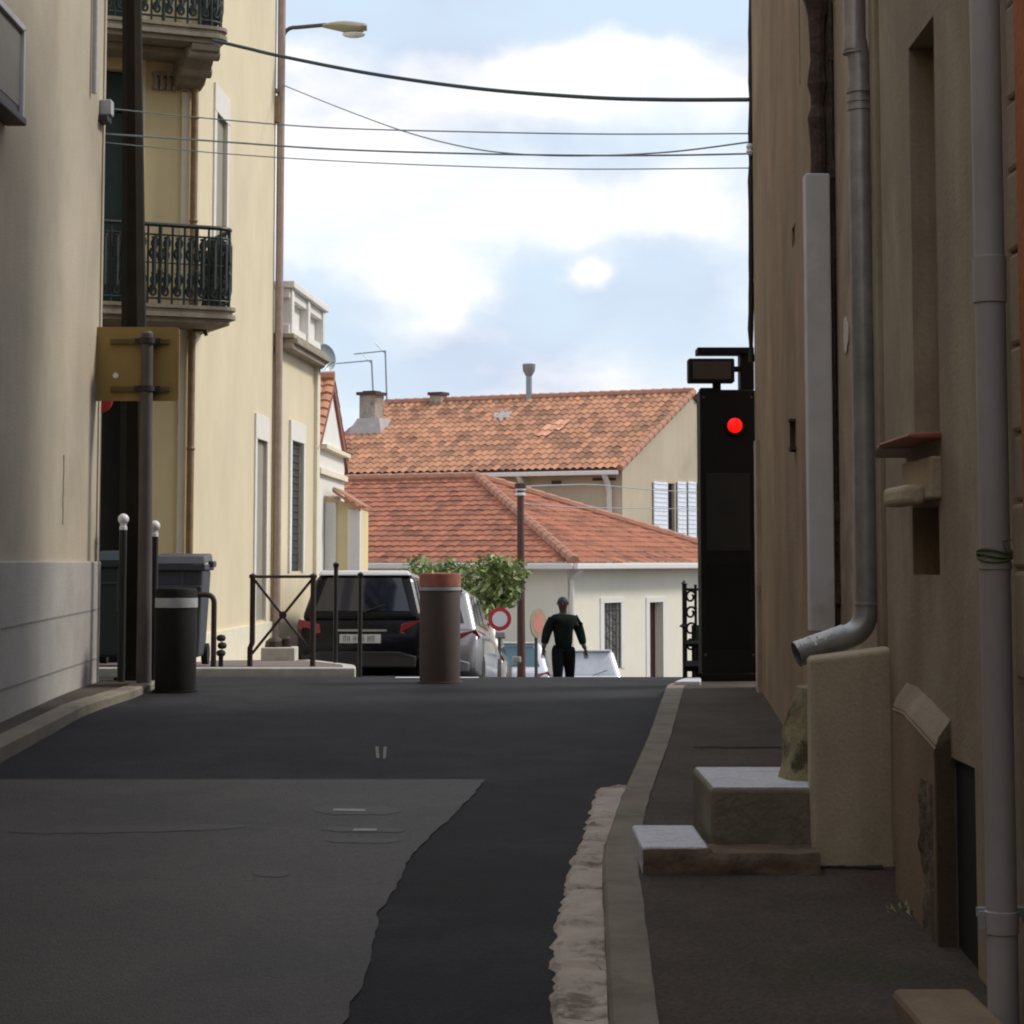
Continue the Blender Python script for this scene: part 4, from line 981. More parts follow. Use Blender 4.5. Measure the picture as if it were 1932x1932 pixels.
# ============================================================ FAR HOUSES
# hip roofed cream house
t = thing('cream_house', 'single storey cream house under the lower red hipped roof', 'house', (3, 55, EYE - 3.2))
C0 = Vector((P(1083, 1062, 50).x, 50, zat(1063, 50))); ph = R(62); E = Vector((math.cos(ph), math.sin(ph), 0)); I_ = Vector((-math.sin(ph), math.cos(ph), 0)); Wd = 11.0; Ln = 17.0
zap = 2.18; hs = math.hypot(Wd / 2, zap)
mb = MB()
tiled(mb, C0, I_, E * (Wd / 2) + Vector((0, 0, zap)), Ln, hs, s0=lambda q: (Wd / 2) * q / Ln, s1=lambda q: 1, tw=.24, tl=.33, amp=.022)
tiled(mb, C0, E, I_ * (Wd / 2) + Vector((0, 0, zap)), Wd, hs, s0=lambda q: .5 * q, s1=lambda q: 1 - .5 * q, tw=.24, tl=.33, amp=.022)
O2 = C0 + E * Wd
tiled(mb, O2, I_, -E * (Wd / 2) + Vector((0, 0, zap)), Ln, hs, s0=lambda q: (Wd / 2) * q / Ln, s1=lambda q: 1, tw=.24, tl=.33, amp=.022, sub=2)
ro = make('roof', mb, 'tiles_b', t); clean(ro)
apex = C0 + E * Wd / 2 + I_ * Wd / 2 + Vector((0, 0, zap)); up = Vector((0, 0, .05))
ridge([C0 + up, apex + up], .12, 'tiles_ridge', t, 'hip_tiles'); ridge([O2 + up, apex + up], .12, 'tiles_ridge', t, 'hip_tiles')
ridge([apex + up, apex + I_ * (Ln - Wd / 2) + up], .12, 'tiles_ridge', t)
ins = .35; Wc = C0 + E * ins + I_ * ins
fa = (Wc.x, Wc.y); fb = tuple((Wc + E * (Wd - 2 * ins))[:2]); fc = tuple((Wc + I_ * (Ln - ins))[:2]); fd = tuple((Wc + E * (Wd - 2 * ins) + I_ * (Ln - ins))[:2])
zg = EYE - 3.6; zw = C0.z - .02
mb = MB()
def aF(u): return on_line(fa, fb, u, 1180)[0]
def dF(u): return on_line(fa, fb, u, 1180)[1]
hF = [(aF(1139), aF(1171), zat(1262, dF(1155)), zat(1137, dF(1155)), .2), (aF(1225), aF(1250), EYE - 3.25, zat(1136, dF(1238)), .25)]
ptF = facade(mb, fa, fb, zg, zw, hF); ptF2 = facade(mb, fc, fa, zg, zw, [(12.0, 13.2, zg + 1.2, zg + 2.6, .2), (8, 9.2, zg + 1.2, zg + 2.6, .2)])
mb.add([(*fb, zg), (*fd, zg), (*fd, zw), (*fb, zw)], [(0, 1, 2, 3)]); mb.add([(*fd, zg), (*fc, zg), (*fc, zw), (*fd, zw)], [(0, 1, 2, 3)])
make('wall', mb, 'cream_wall', t)
mb = MB(); panel(ptF, -ins, Wd - ins, zw - .05, zw + .01, 0, ins, mb); panel(ptF2, 0, Ln, zw - .052, zw + .008, .02, ins, mb); make('soffit', mb, 'cream_wall', t)
mb = MB(); panel(ptF, -ins - .05, Wd - ins, zw - .11, zw + .02, ins + .002, ins + .12, mb); panel(ptF2, 0, Ln - .0, zw - .11, zw + .02, ins + .002, ins + .12, mb); make('gutter', mb, 'white_gutter', t, bevel=.02)
a, b = hF[0][0], hF[0][1]
mb = MB(); panel(ptF, a, b, hF[0][2], hF[0][3], -.19, -.15, mb); make('window', mb, mat('lace_curtain_pane', (.32, .31, .32), .5, var=.3, scale=3), t)
mb = MB(); n = 5
for i in range(n + 1): x = a + (b - a) * i / n; mb.tube([ptF(x, hF[0][2], -.03), ptF(x, hF[0][3], -.03)], .018, 5)
for i in range(5):
    z = hF[0][2] + (hF[0][3] - hF[0][2]) * (i + .5) / 5; mb.tube([ptF(a, z, -.03), ptF(b, z, -.03)], .012, 5)
    cc = Vector(ptF((a + b) / 2, z, -.03)); dv = (Vector(ptF(1, 0)) - Vector(ptF(0, 0)))
    mb.tube([cc + dv * .25 * math.cos(q * .5236) + Vector((0, 0, .12 * math.sin(q * .5236))) for q in range(13)], .015, 5)
make('grille', mb, 'post_grey', t)
mb = MB(); panel(ptF, hF[1][0], hF[1][1], hF[1][2], hF[1][3], -.24, -.2, mb); make('door', mb, mat('dark_red_door', (.05, .012, .012), .5), t)
make('window_surround', surround(ptF, a, b, hF[0][2], hF[0][3], .2, .02, top=.12), 'white_wall', t)
make('door_surround', surround(ptF, hF[1][0], hF[1][1], hF[1][2], hF[1][3], .2, .02, top=.12), 'white_wall', t)
mb = MB(); mb.tube([ptF(.1, zw - .12, ins * .9), ptF(.1, zw - .35, .07), ptF(.1, zg, .07)], .06, 8); make('downpipe', mb, 'white_gutter', t, smooth_=True)

# big tan house behind with the gable
t = thing('tan_house', 'large tan house with the upper orange roof and white shutters, farthest back', 'house', (2, 70, EYE - 3.4))
th = R(-27); C2 = Vector((P(1165, 886, 66).x, 66, zat(886, 66))); Fd = Vector((math.cos(th), math.sin(th), 0)); Bd = Vector((-math.sin(th), math.cos(th), 0)); hd = 5.76; rise = 2.66; L2 = 11.3
zg = EYE - 4.2
mb = MB(); Lc = C2 - Fd * L2; hs = math.hypot(hd, rise)
tiled(mb, Lc, Fd, Bd * hd + Vector((0, 0, rise)), L2 + .1, hs, tw=.25, tl=.40, amp=.075, sub=6)
tiled(mb, Lc + Bd * 2 * hd, Fd, -Bd * hd + Vector((0, 0, rise)), L2 + .1, hs, tw=.23, tl=.36, amp=.05, sub=2)
make('roof', mb, 'tiles_a', t)
rp0 = Lc + Bd * hd + Vector((0, 0, rise + .05)); rp1 = C2 + Bd * hd + Vector((0, 0, rise + .05)) + Fd * .1
ridge([rp0, rp1], .13, 'tiles_ridge', t)
ridge([C2 + up + Fd * .08, rp1], .10, 'tiles_ridge', t, 'verge_tiles'); ridge([Lc + up, rp0], .10, 'tiles_ridge', t, 'verge_tiles')
w0 = C2 + Bd * .45 - Fd * .05; w1 = C2 + Bd * (2 * hd - .45) - Fd * .05; w2 = Lc + Bd * .45; w3 = Lc + Bd * (2 * hd - .45)
mb = MB(); zE = C2.z + .12; xy = lambda q: (q.x, q.y)
ptB = facade(mb, xy(w2), xy(w0), zg, zE)
def aB(u): return on_line(xy(w0), xy(w1), u, 960)[0]
def dB(u): return on_line(xy(w0), xy(w1), u, 960)[1]
wn0, wn1 = aB(1258), aB(1275)
hB = [(aB(1258) + .05, aB(1274) - .05, zat(1025, dB(1265)), zat(912, dB(1265)), .15), (aB(1312), aB(1335), zat(1030, dB(1320)), zat(912, dB(1320)), .15)]
ptB2 = facade(mb, xy(w0), xy(w1), zg, zE, hB)
mb.add([(*xy(w0), zE), (*xy(w1), zE), (rp1.x - .13 * Fd.x, rp1.y - .13 * Fd.y, rp1.z - .1)], [(0, 1, 2)])
mb.add([(*xy(w1), zg), (*xy(w3), zg), (*xy(w3), zE), (*xy(w1), zE)], [(0, 1, 2, 3)])
mb.add([(*xy(w3), zg), (*xy(w2), zg), (*xy(w2), zE), (rp0.x + .05, rp0.y, rp0.z - .12), (*xy(w3), zE)], [(0, 1, 2, 3, 4)])
make('wall', mb, 'tan_wall', t)
for u0, u1 in ((1231, 1257), (1276, 1292), (1296, 1311)):
    make('shutter', louvre(ptB2, aB(u0), aB(u1), zat(1026, dB(u0)), zat(908, dB(u0)), .06, 14), 'shutter_white', t)
for h in hB: o = MB(); panel(ptB2, h[0], h[1], h[2], h[3], -.14, -.1, o); make('window', o, 'glass', t)
mb = MB(); LB = (w0 - w2).length; panel(ptB, -.1, LB + .1, C2.z - .15, C2.z - .02, .47, .60, mb); make('gutter', mb, 'white_gutter', t, bevel=.02)
mb = MB(); panel(ptB, 0, LB, C2.z - .05, C2.z + .05, .02, .44, mb); make('soffit', mb, 'dark_wood', t)
def dpipe(u, vt, vb):
    a = on_line(xy(w2), xy(w0), u, 920)[0]; mb = MB(); mb.tube([ptB(a, C2.z - .1, .52), ptB(a, C2.z - .35, .25), ptB(a, C2.z - .6, .1), ptB(a, zg, .1)], .085, 8); make('downpipe', mb, 'white_gutter', t, smooth_=True)
dpipe(1152, 890, 980); dpipe(991, 890, 940)
mb = MB(); a = on_line(xy(w2), xy(w0), 1045, 905)[0]; panel(ptB, a - .06, a + .25, C2.z - .42, C2.z - .28, 0, .04, mb); make('beam_end', mb, 'dark_wood', t); mb = MB(); panel(ptB, a + 1.3, LB - .2, C2.z - .30, C2.z - .22, 0, .04, mb); make('beam_end', mb, 'dark_wood', t)
# cement patches on the roof
def roof_pt(u, v):
    nrm = Fd.cross(Bd * hd + Vector((0, 0, rise))).normalized(); o = Vector((0, 0, EYE)); dr = P(u, v, 70) - o
    return o + dr * ((C2 - o).dot(nrm) / dr.dot(nrm)), nrm
def rpatch(pts, m, name):
    q = [roof_pt(u, v) for u, v in pts]; nn = q[0][1] if q[0][1].z > 0 else -q[0][1]; mb = MB(); mb.extrude([p + nn * .05 for p, _ in q], nn * .045); make(name, mb, m, t)
rpatch([(934, 782), (944, 784), (948, 776), (954, 783), (968, 779), (962, 788), (964, 794), (951, 792), (945, 800), (943, 793), (932, 792)], 'flashing', 'mortar_patch')
# paler replaced tiles
M['tiles_new'] = tile_mat('new_tiles', (.66, .33, .21), .2, 5.5)
for (u0, v0), wd, ht in (((1005, 806), 30, 22), ((1030, 797), 26, 20)):
    a_ = [roof_pt(u0, v0 + ht)[0], roof_pt(u0 + wd, v0 + ht)[0], roof_pt(u0, v0)[0]]
    mb = MB(); V_ = (Bd * hd + Vector((0, 0, rise))); lv = (a_[2].z - a_[0].z) / V_.normalized().z
    tiled(mb, a_[0] + Vector((0, 0, .045)), Fd, V_, (a_[1] - a_[0]).length, abs(lv), tw=.23, tl=.36, amp=.05); make('new_tiles', mb, 'tiles_new', t)
# chimneys
def chim(u0, u1, vt, D, vb, cap):
    xa, xb_ = P(u0, 800, D).x, P(u1, 800, D).x; w = xb_ - xa; zt_, zb_ = zat(vt, D), zat(vb, D)
    mb = MB(); mb.box(((xa + xb_) / 2, D, (zt_ + zb_) / 2), (w * .8, w * .8, zt_ - zb_), th); o = make('chimney', mb, 'chimney', ro2)
    mb = MB(); mb.box(((xa + xb_) / 2, D, zt_ + .05), (w * 1.02, w * 1.02, .10), th)
    if cap: mb.box(((xa + xb_) / 2, D, zt_ + .12), (w * .6, w * .6, .05), th)
    make('chimney_cap', mb, 'dark_wood', ro2)
ro2 = t
chim(680, 722, 746, 74.6, 850, True); chim(812, 842, 746, 75.2, 790, False)
mb = MB(); p = P(700, 818, 73.6); mb.box((p.x + .1, 74.2, p.z + .15), (1.5, 1.7, .75), th, .55); make('chimney_flashing', mb, 'flashing', t)
p = P(998, 760, 73.6); tube_obj('flue', [(p.x, 73.6, p.z - .4), (p.x, 73.6, zat(706, 73.6))], .10, 'galv', t, 10)
mb = MB(); mb.lathe((p.x, 73.6, zat(710, 73.6)), [(.10, 0), (.20, .18), (.22, .40), (.18, .42), (0, .42)], 14); make('flue_cowl', mb, 'galv', t, smooth_=True)
# aerials
def aerial(u, vt, vb, D, u_end, v_end, lab, els):
    a = P(u, vb, D); b = P(u - 3, vt, D); t_ = thing('tv_aerial', lab, 'aerial', a)
    tube_obj('mast', [a, b], .028, 'galv', t_, 6); c_ = P(u_end, v_end, D); tube_obj('boom', [b, c_], .022, 'galv', t_, 6)
    mb = MB()
    for i in range(els):
        q = b.lerp(c_, (i + .5) / els); ln_ = .16 + .1 * (i % 2); mb.tube([q + Vector((.0, -ln_, -.03)), q + Vector((0, ln_, .03))], .012, 5)
    q = b.lerp(c_, .1); mb.tube([q + Vector((-.25, 0, .28)), q + Vector((.1, 0, -.08))], .014, 5)
    make('elements', mb, 'galv', t_)
aerial(704, 680, 742, 74.6, 634, 686, 'shorter television aerial on the big chimney', 7)
aerial(730, 662, 762, 75.5, 668, 668, 'taller television aerial just right of the big chimney', 6)
# houses beyond, unseen from here but closing the view sideways
t = thing('side_house', 'plain tan house far to the left behind the gable house', 'house', (-14, 50, EYE - 3))
mb = MB(); pq = facade(mb, (-20, 46), (-6, 46), -3, 2.2, [(3, 4, -.8, .6, .2), (9, 10, -.8, .6, .2)]); shell(mb, [(-20, 46), (-6, 46), (-6, 58), (-20, 58)], -3, 2.2, skip=(0,)); make('wall', mb, 'tan_wall', t)
t = thing('back_house', 'plain white house far to the right beyond the cream house', 'house', (22, 84, EYE - 3))
mb = MB(); pq = facade(mb, (14, 84), (34, 84), -3, 3.0, [(3, 4.2, .0, 1.6, .2), (8, 9.2, 0, 1.6, .2), (14, 15.2, 0, 1.6, .2)]); shell(mb, [(14, 84), (34, 84), (34, 94), (14, 94)], -3, 3.0, skip=(0,)); make('wall', mb, 'white_wall', t)
mb = MB(); tiled(mb, (13.6, 83.6, 2.95), (1, 0, 0), (0, 5.4, 1.9), 20.8, 5.72, tw=.3, tl=.5, sub=3); tiled(mb, (13.6, 94.4, 2.95), (1, 0, 0), (0, -5.4, 1.9), 20.8, 5.72, tw=.3, tl=.5, sub=2); make('roof', mb, 'tiles_b', t)

# ============================================================ STREET THINGS
# tall tapered lamp post, left
def lampost():
    D = 17.5; xb = P(257, 1285, D).x; z0 = kz(17.3)
    t = thing('lamp_post', 'tall dark tapered lamp post at the left corner, behind the yellow sign back', 'lamp post', (xb, D, z0))
    prof = []
    for v, w in ((1285, 60), (1150, 56), (900, 50), (600, 41), (300, 36), (0, 32)): prof.append((w * .56 / F * D, zat(v, D)))
    mb = MB(); xx = {1285: 257, 0: 248}
    n = 8; rings = []
    for (r_, z), v in zip(prof, (1285, 1150, 900, 600, 300, 0)):
        cx = P(257 + (249 - 257) * (1285 - v) / 1285, v, D).x; rings.append((cx, r_, z))
    rings.append((rings[-1][0], .05, 7.5))
    for cx, r_, z in rings:
        for k in range(n): a = 2 * math.pi * (k + .5) / n; mb.v.append((cx + r_ * 1.05 * math.cos(a), D + r_ * 1.05 * math.sin(a), z))
    for i in range(len(rings) - 1):
        for k in range(n): mb.f.append((i * n + k, i * n + (k + 1) % n, (i + 1) * n + (k + 1) % n, (i + 1) * n + k))
    mb.f.append(tuple(range((len(rings) - 1) * n, len(rings) * n)))
    mb.v = [(v[0], v[1], max(v[2], z0 - .02)) for v in mb.v]
    make('pole', mb, 'lamp_post', t)
    mb = MB(); mb.box((xb, D, z0 + .012), (.30, .30, .024)); make('base_plate', mb, 'lamp_post', t, bevel=.004)
    xt = rings[-1][0]
    tube_obj('arm', bez((xt, D, 7.4), (xt, D, 8.0), (xt + .8, D, 8.05), 8), .035, 'lamp_post', t, 8)
    mb = MB(); mb.box((xt + 1.0, D, 8.05), (.5, .2, .10), 0, .7); make('lamp_head', mb, 'lamp_head', t, bevel=.03)
lampost()
# sign seen from behind
D = 17.0; xs = P(271, 900, D).x; z0 = kz(17)
t = thing('road_sign', 'ochre back of a square road sign on a grey post, left corner', 'road sign', (xs, D, z0))
xt = P(277, 700, D).x
mb = MB(); mb.tube([(P(271, 1285, D).x, D, z0), (xt, D, zat(632, D))], [.058, .046], 16); mb.lathe((xt, D, zat(632, D)), [(.046, 0), (.046, .012), (.03, .028), (0, .03)], 16); make('post', mb, 'post_grey', t, smooth_=True)
xl, xr = P(150, 700, D).x, P(335, 700, D).x; zt_, zb_ = zat(615, D), zat(755, D); pts = []; rr = .035
for cx, cz, a0 in ((xr - rr, zt_ - rr, 0), (xl + rr, zt_ - rr, 90), (xl + rr, zb_ + rr, 180), (xr - rr, zb_ + rr, 270)):
    for i in range(5): a = R(a0 + 22.5 * i); pts.append((cx + rr * math.cos(a), D + .075, cz + rr * math.sin(a)))
mb = MB(); mb.extrude(pts, (0, .02, 0)); make('panel', mb, 'sign_back', t)
for v in (643, 733):
    z = zat(v, D); mb = MB(); mb.bb(P(206, v, D).x, P(318, v, D).x, D + .045, D + .073, z - .02, z + .02); make('rail', mb, 'sign_rail', t, bevel=.004)
    mb = MB(); mb.lathe((xt, D, z - .025), [(.050, 0), (.062, .004), (.062, .046), (.050, .05)], 16); mb.bb(xt - .10, xt + .10, D + .02, D + .05, z - .022, z + .022); make('clamp', mb, 'trim', t)
p = P(215, 707, D); mb = MB(); mb.lathe((p.x, D + .075, p.z), [(.022, -.006), (.022, 0), (.0, .001)], 12, axis='Y'); make('sticker', mb, 'ball', t)
# red round sign edge behind it
p = P(190, 757, 18.6); t = thing('round_red_sign', 'red edge of a round sign showing below the ochre sign back', 'road sign', (p.x, 18.6, kz(18)))
mb = MB(); mb.lathe((p.x, 18.6, p.z), [(.0, 0), (.095, .0), (.095, .02), (0, .02)], 24, axis='Y'); make('disc', mb, 'sign_red', t)
tube_obj('post', [(p.x - .02, 18.66, rz(18.6)), (p.x - .02, 18.66, p.z)], .02, 'post_grey', t, 8)
# two ball-top posts
def ballpost(u, vt, D, lab, base, grp='ball topped posts', r=.030, h=None):
    p = P(u, vt, D); z0 = base; zt_ = p.z
    t = thing('ball_post', lab, 'post', (p.x, D, z0), grp)
    tube_obj('shaft', [(p.x, D, z0), (p.x, D, zt_ - .125)], r, 'black_iron', t, 12)
    mb = MB(); prof = [(.030, -.125), (.030, -.10), (.024, -.096), (.026, -.085)] + [(max(.002, .043 * math.sin(R(a))), -.043 - .043 * math.cos(R(a))) for a in range(30, 181, 15)]
    mb.lathe((p.x, D, zt_), prof, 16); make('ball', mb, 'ball', t, smooth_=True); return t
ballpost(233, 969, 17.2, 'white ball topped post directly before the lamp post', kz(17.2)); ballpost(292, 982, 17.3, 'white ball topped post between the lamp post and the grey wheelie bin', kz(17.3))
# left short bollard with grey band
def bollard(name, lab, u, D, w, vt, m, bands):
    p = P(u, 1200, D); r_ = w / 2 / F * D; z0 = rz(D); zt_ = zat(vt, D)
    t = thing(name, lab, 'bollard', (p.x, D, z0), None); zz = bands[0][0]
    mb = MB(); mb.lathe((p.x, D, z0), [(r_ * 1.12, -.01), (r_ * 1.12, .012), (r_ * 1.0, .014), (r_, zt_ - z0 - .02), (r_ * .93, zt_ - z0), (0, zt_ - z0 + .004)], 36); make('body', mb, m, t, smooth_=True)
    if bm_ := (bands[0][2] if bands[0][2] == 'red_band' else None):
        mb = MB(); mb.lathe((p.x, D, zt_ - .004), [(r_ * .95, -.006), (r_ * .95, .006), (0, .010)], 36); make('top_cap', mb, bm_, t, smooth_=True)
    for v0, v1, bm_ in bands:
        a, b = zat(v1, D) - z0, zat(v0, D) - z0; mb = MB(); mb.lathe((p.x, D, z0), [(r_, a), (r_ + .005, a + .001), (r_ + .005, b - .001), (r_, b)], 36); make('band', mb, bm_, t, smooth_=True)
bollard('bollard', 'short black bollard with a grey band in front of the wheelie bin', 332, 16.85, 77, 1110, 'bollard_black', [(1128, 1146, 'grey_band')])
bollard('bollard', 'dark bronze bollard with a faded red top in the middle of the road', 830, 17.9, 76, 1082, 'bollard', [(1083, 1106, 'red_band'), (1107, 1114, 'grey_band')])
# terminal (totem)
D = 17.3; xa, xb_ = P(1322, 1000, D).x, P(1427, 1000, D).x; z0 = kz(17.3); zt_ = zat(735, D)
t = thing('access_terminal', 'tall black access terminal with a lit red light beside the brown house', 'terminal', ((xa + xb_) / 2, D, z0))
mb = MB(); mb.bb(xa, xb_, D, D + .30, z0, zt_); make('column', mb, 'totem', t, bevel=.012)
mb = MB(); mb.bb(xa - .0, xb_ + .015, D - .02, D + .32, z0, z0 + .06); make('base', mb, 'totem', t, bevel=.008)
mb = MB(); xc = (xa + xb_) / 2; mb.bb(xc - .17, xc + .17, D - .006, D, z0 + 1.0, z0 + 1.6); make('front_panel', mb, 'black_iron', t, bevel=.004)
mb = MB(); mb.bb(xa + .05, xb_ - .05, D - .004, D, z0 + .25, z0 + .9); make('service_door', mb, 'bollard_black', t, bevel=.003)
mb = MB()
for i in range(7): mb.bb(xc - .07, xc + .07, D - .010, D - .004, z0 + 1.30 + i * .018, z0 + 1.308 + i * .018)
make('speaker_grille', mb, 'trim', t)
mb = MB()
for x_, z_ in ((xa + .03, z0 + .2), (xb_ - .03, z0 + .2), (xa + .03, zt_ - .06), (xb_ - .03, zt_ - .06)): mb.lathe((x_, D, z_), [(0, -.006), (.008, -.005), (.01, 0)], 8, axis='Y')
make('screws', mb, 'post_grey', t)
c = P(1386, 803, D)
mb = MB(); mb.lathe((c.x, D - .004, c.z), [(.0, -.035), (.04, -.032), (.058, -.02), (.064, 0)], 24, axis='Y'); make('red_light', mb, 'red_lamp', t, smooth_=True)
mb = MB()
for k in range(17):
    a = R(-10 + k * 12.5)
mb.lathe((c.x, D - .004, c.z), [(.066, -.02), (.078, -.02), (.078, .0), (.066, 0)], 24, axis='Y'); make('lamp_bezel', mb, 'totem', t, smooth_=True)
mb = MB(); xk = P(1398, 690, D).x; mb.bb(xk, xb_, D + .04, D + .26, zt_, zat(664, D)); make('mast', mb, 'totem', t, bevel=.01)
mb = MB(); mb.bb(P(1316, 660, D).x, xb_ - .004, D + .0, D + .24, zat(667, D), zat(655, D)); make('hood', mb, 'totem', t, bevel=.006)
mb = MB(); mb.bb(P(1322, 730, D).x, P(1345, 730, D).x + .02, D + .02, D + .2, zat(745, D), zat(731, D)); make('cap', mb, 'totem', t, bevel=.006)
t2 = thing('camera_box', 'black camera housing jutting from the top of the access terminal', 'camera', (P(1345, 700, D).x, D, zat(722, D)))
mb = MB(); mb.bb(P(1298, 700, D).x, P(1385, 700, D).x, D - .05, D + .12, zat(722, D), zat(677, D)); make('housing', mb, 'totem', t2, bevel=.012)
mb = MB(); mb.bb(P(1306, 700, D).x, P(1378, 700, D).x, D - .054, D - .05, zat(716, D), zat(683, D)); make('window', mb, 'bollard', t2)
mb = MB(); mb.bb(P(1345, 700, D).x, P(1360, 700, D).x, D, D + .06, zat(735, D), zat(722, D)); mb.bb(P(1385, 700, D).x, xk, D + .05, D + .1, zat(700, D), zat(690, D)); make('bracket', mb, 'totem', t2)
# white kerb block at its foot
mb = MB(); q = [P(1270, 1297, 16.9), P(1318, 1291, 17.1)]; mb.prism([(q[0].x, 16.75), (P(1321, 1290, 16.8).x, 16.75), (P(1321, 1290, 17.4).x, 17.3), (P(1290, 1280, 17.3).x, 17.25)], kz(17) - .1, kz(17) + .03)
tag(make('corner_stone', mb, 'step_slab', bevel=.01), 'white kerb stone at the foot of the black terminal', 'kerb stone')
# ornate iron railing behind terminal
D = 18.2; t = thing('iron_railing', 'ornate black iron railing just behind the access terminal', 'railing', (P(1305, 1275, D).x, D, rz(D)))
mb = MB(); x0, x1 = P(1292, 1200, D).x, P(1350, 1200, D).x; z0 = rz(D); zt_ = zat(1098, D)
for x in (x0, x0 + .09, x1): mb.tube([(x, D, z0), (x, D, zt_ - .02)], .020 if x == x0 else .012, 8)
mb.tube([(x0, D, zt_ - .06), (x1, D, zt_ - .06)], .012, 6); mb.tube([(x0, D, z0 + .3), (x1, D, z0 + .3)], .03, 6); mb.tube([(x0, D, z0 + .12), (x1, D, z0 + .12)], .05, 6)
for k in range(4):
    cx, cz = x0 + .05 + .0 * k, zt_ - .12 - .13 * k
    mb.tube([(cx + .045 * math.cos(a * .6) * (1 - a * .05), D, cz + .055 * math.sin(a * .6) * (1 - a * .05)) for a in range(13)], .010, 5)
mb.lathe((x0, D, zt_ - .03), [(.0, -.0), (.03, .015), (.0, .05)], 10); mb.lathe((x0 - .012, D, z0 + .42), [(.0, 0), (.035, .02), (0, .05)], 10)
make('frame', mb, 'black_iron', t)
mb = MB(); mb.bb(x0 + .06, x1, D + .03, D + .07, z0 + .02, zt_ - .35); make('infill', mb, 'black_iron', t)
# cross barrier on the far pavement
D = 21.1; t = thing('cross_barrier', 'brown iron pavement barrier with a crossed frame left of the black car', 'barrier', (P(530, 1255, D).x, D, pz(D)))
xa, xb_ = P(477, 1100, D).x, P(591, 1100, D).x; z0, zt_ = pz(D), zat(1088, D)
for x in (xa, xb_):
    mb = MB(); mb.tube([(x - (.02 if x == xa else 0), D, z0), (x - (.02 if x == xa else 0), D, z0 + .17), (x, D, z0 + .22), (x, D, zt_)], .026, 10); mb.lathe((x, D, zt_ - .03), [(.0, 0), (.036, .02), (.036, .045), (0, .065)], 12); make('post', mb, 'rust_iron', t, smooth_=True)
mb = MB(); mb.tube([(xa, D, zt_), (xb_, D, zt_)], .014, 8); make('top_rail', mb, 'rust_iron', t)
zl = z0 + .12; mb = MB(); mb.tube([(xa, D, zt_ - .01), (xb_, D, zl)], .013, 8); mb.tube([(xa, D, zl), (xb_, D, zt_ - .01)], .013, 8); mb.lathe(((xa + xb_) / 2, D - .02, (zt_ + zl) / 2), [(.0, 0), (.036, .004), (.036, .036), (0, .04)], 12, axis='Y'); make('cross', mb, 'rust_iron', t)
# hoop
D = 20.9; x0, x1 = P(345, 1130, D).x, P(404, 1130, D).x; z0, zt_ = pz(D), zat(1122, D); r_ = .08
pth = [(x0, D, z0), (x0, D, zt_ - r_)] + bez((x0, D, zt_ - r_), (x0, D, zt_), (x0 + r_, D, zt_), 5) + bez((x1 - r_, D, zt_), (x1, D, zt_), (x1, D, zt_ - r_), 5) + [(x1, D, z0)]
mb = MB(); mb.tube(pth, .026, 10); tag(make('bicycle_hoop', mb, 'rust_iron', smooth_=True), 'dark steel hoop rail right of the grey wheelie bin', 'hoop')
mb = MB(); p = P(417, 1222, 21.0)
for k in range(3): mb.lathe((p.x + .01 * (k % 2), 21.0, pz(21) + .09 + k * .07), [(.0, 0), (.035, .01), (.045, .035), (.035, .06), (0, .07)], 10)
mb.bb(p.x - .02, p.x + .02, 20.98, 21.02, pz(21), pz(21) + .12)
tag(make('hydrant_tap', mb, 'trim', smooth_=True), 'small dark tap stub just right of the steel hoop', 'tap')
# slim posts before the black car
def slim(u, vt, D, lab, grp=None):
    p = P(u, vt, D); t = thing('slim_post', lab, 'post', (p.x, D, rz(D)), grp)
    tube_obj('shaft', [(p.x, D, rz(D) - .02), (p.x, D, p.z)], .022, 'black_iron', t, 10)
    mb = MB(); mb.lathe((p.x, D, p.z - .02), [(.022, 0), (.03, .01), (.03, .04), (.0, .06)], 10); make('cap', mb, 'black_iron', t, smooth_=True)
slim(634, 1067, 22.4, 'slim black post in front of the left half of the black car'); slim(680, 1086, 22.6, 'slim black post in front of the number plate of the black car')
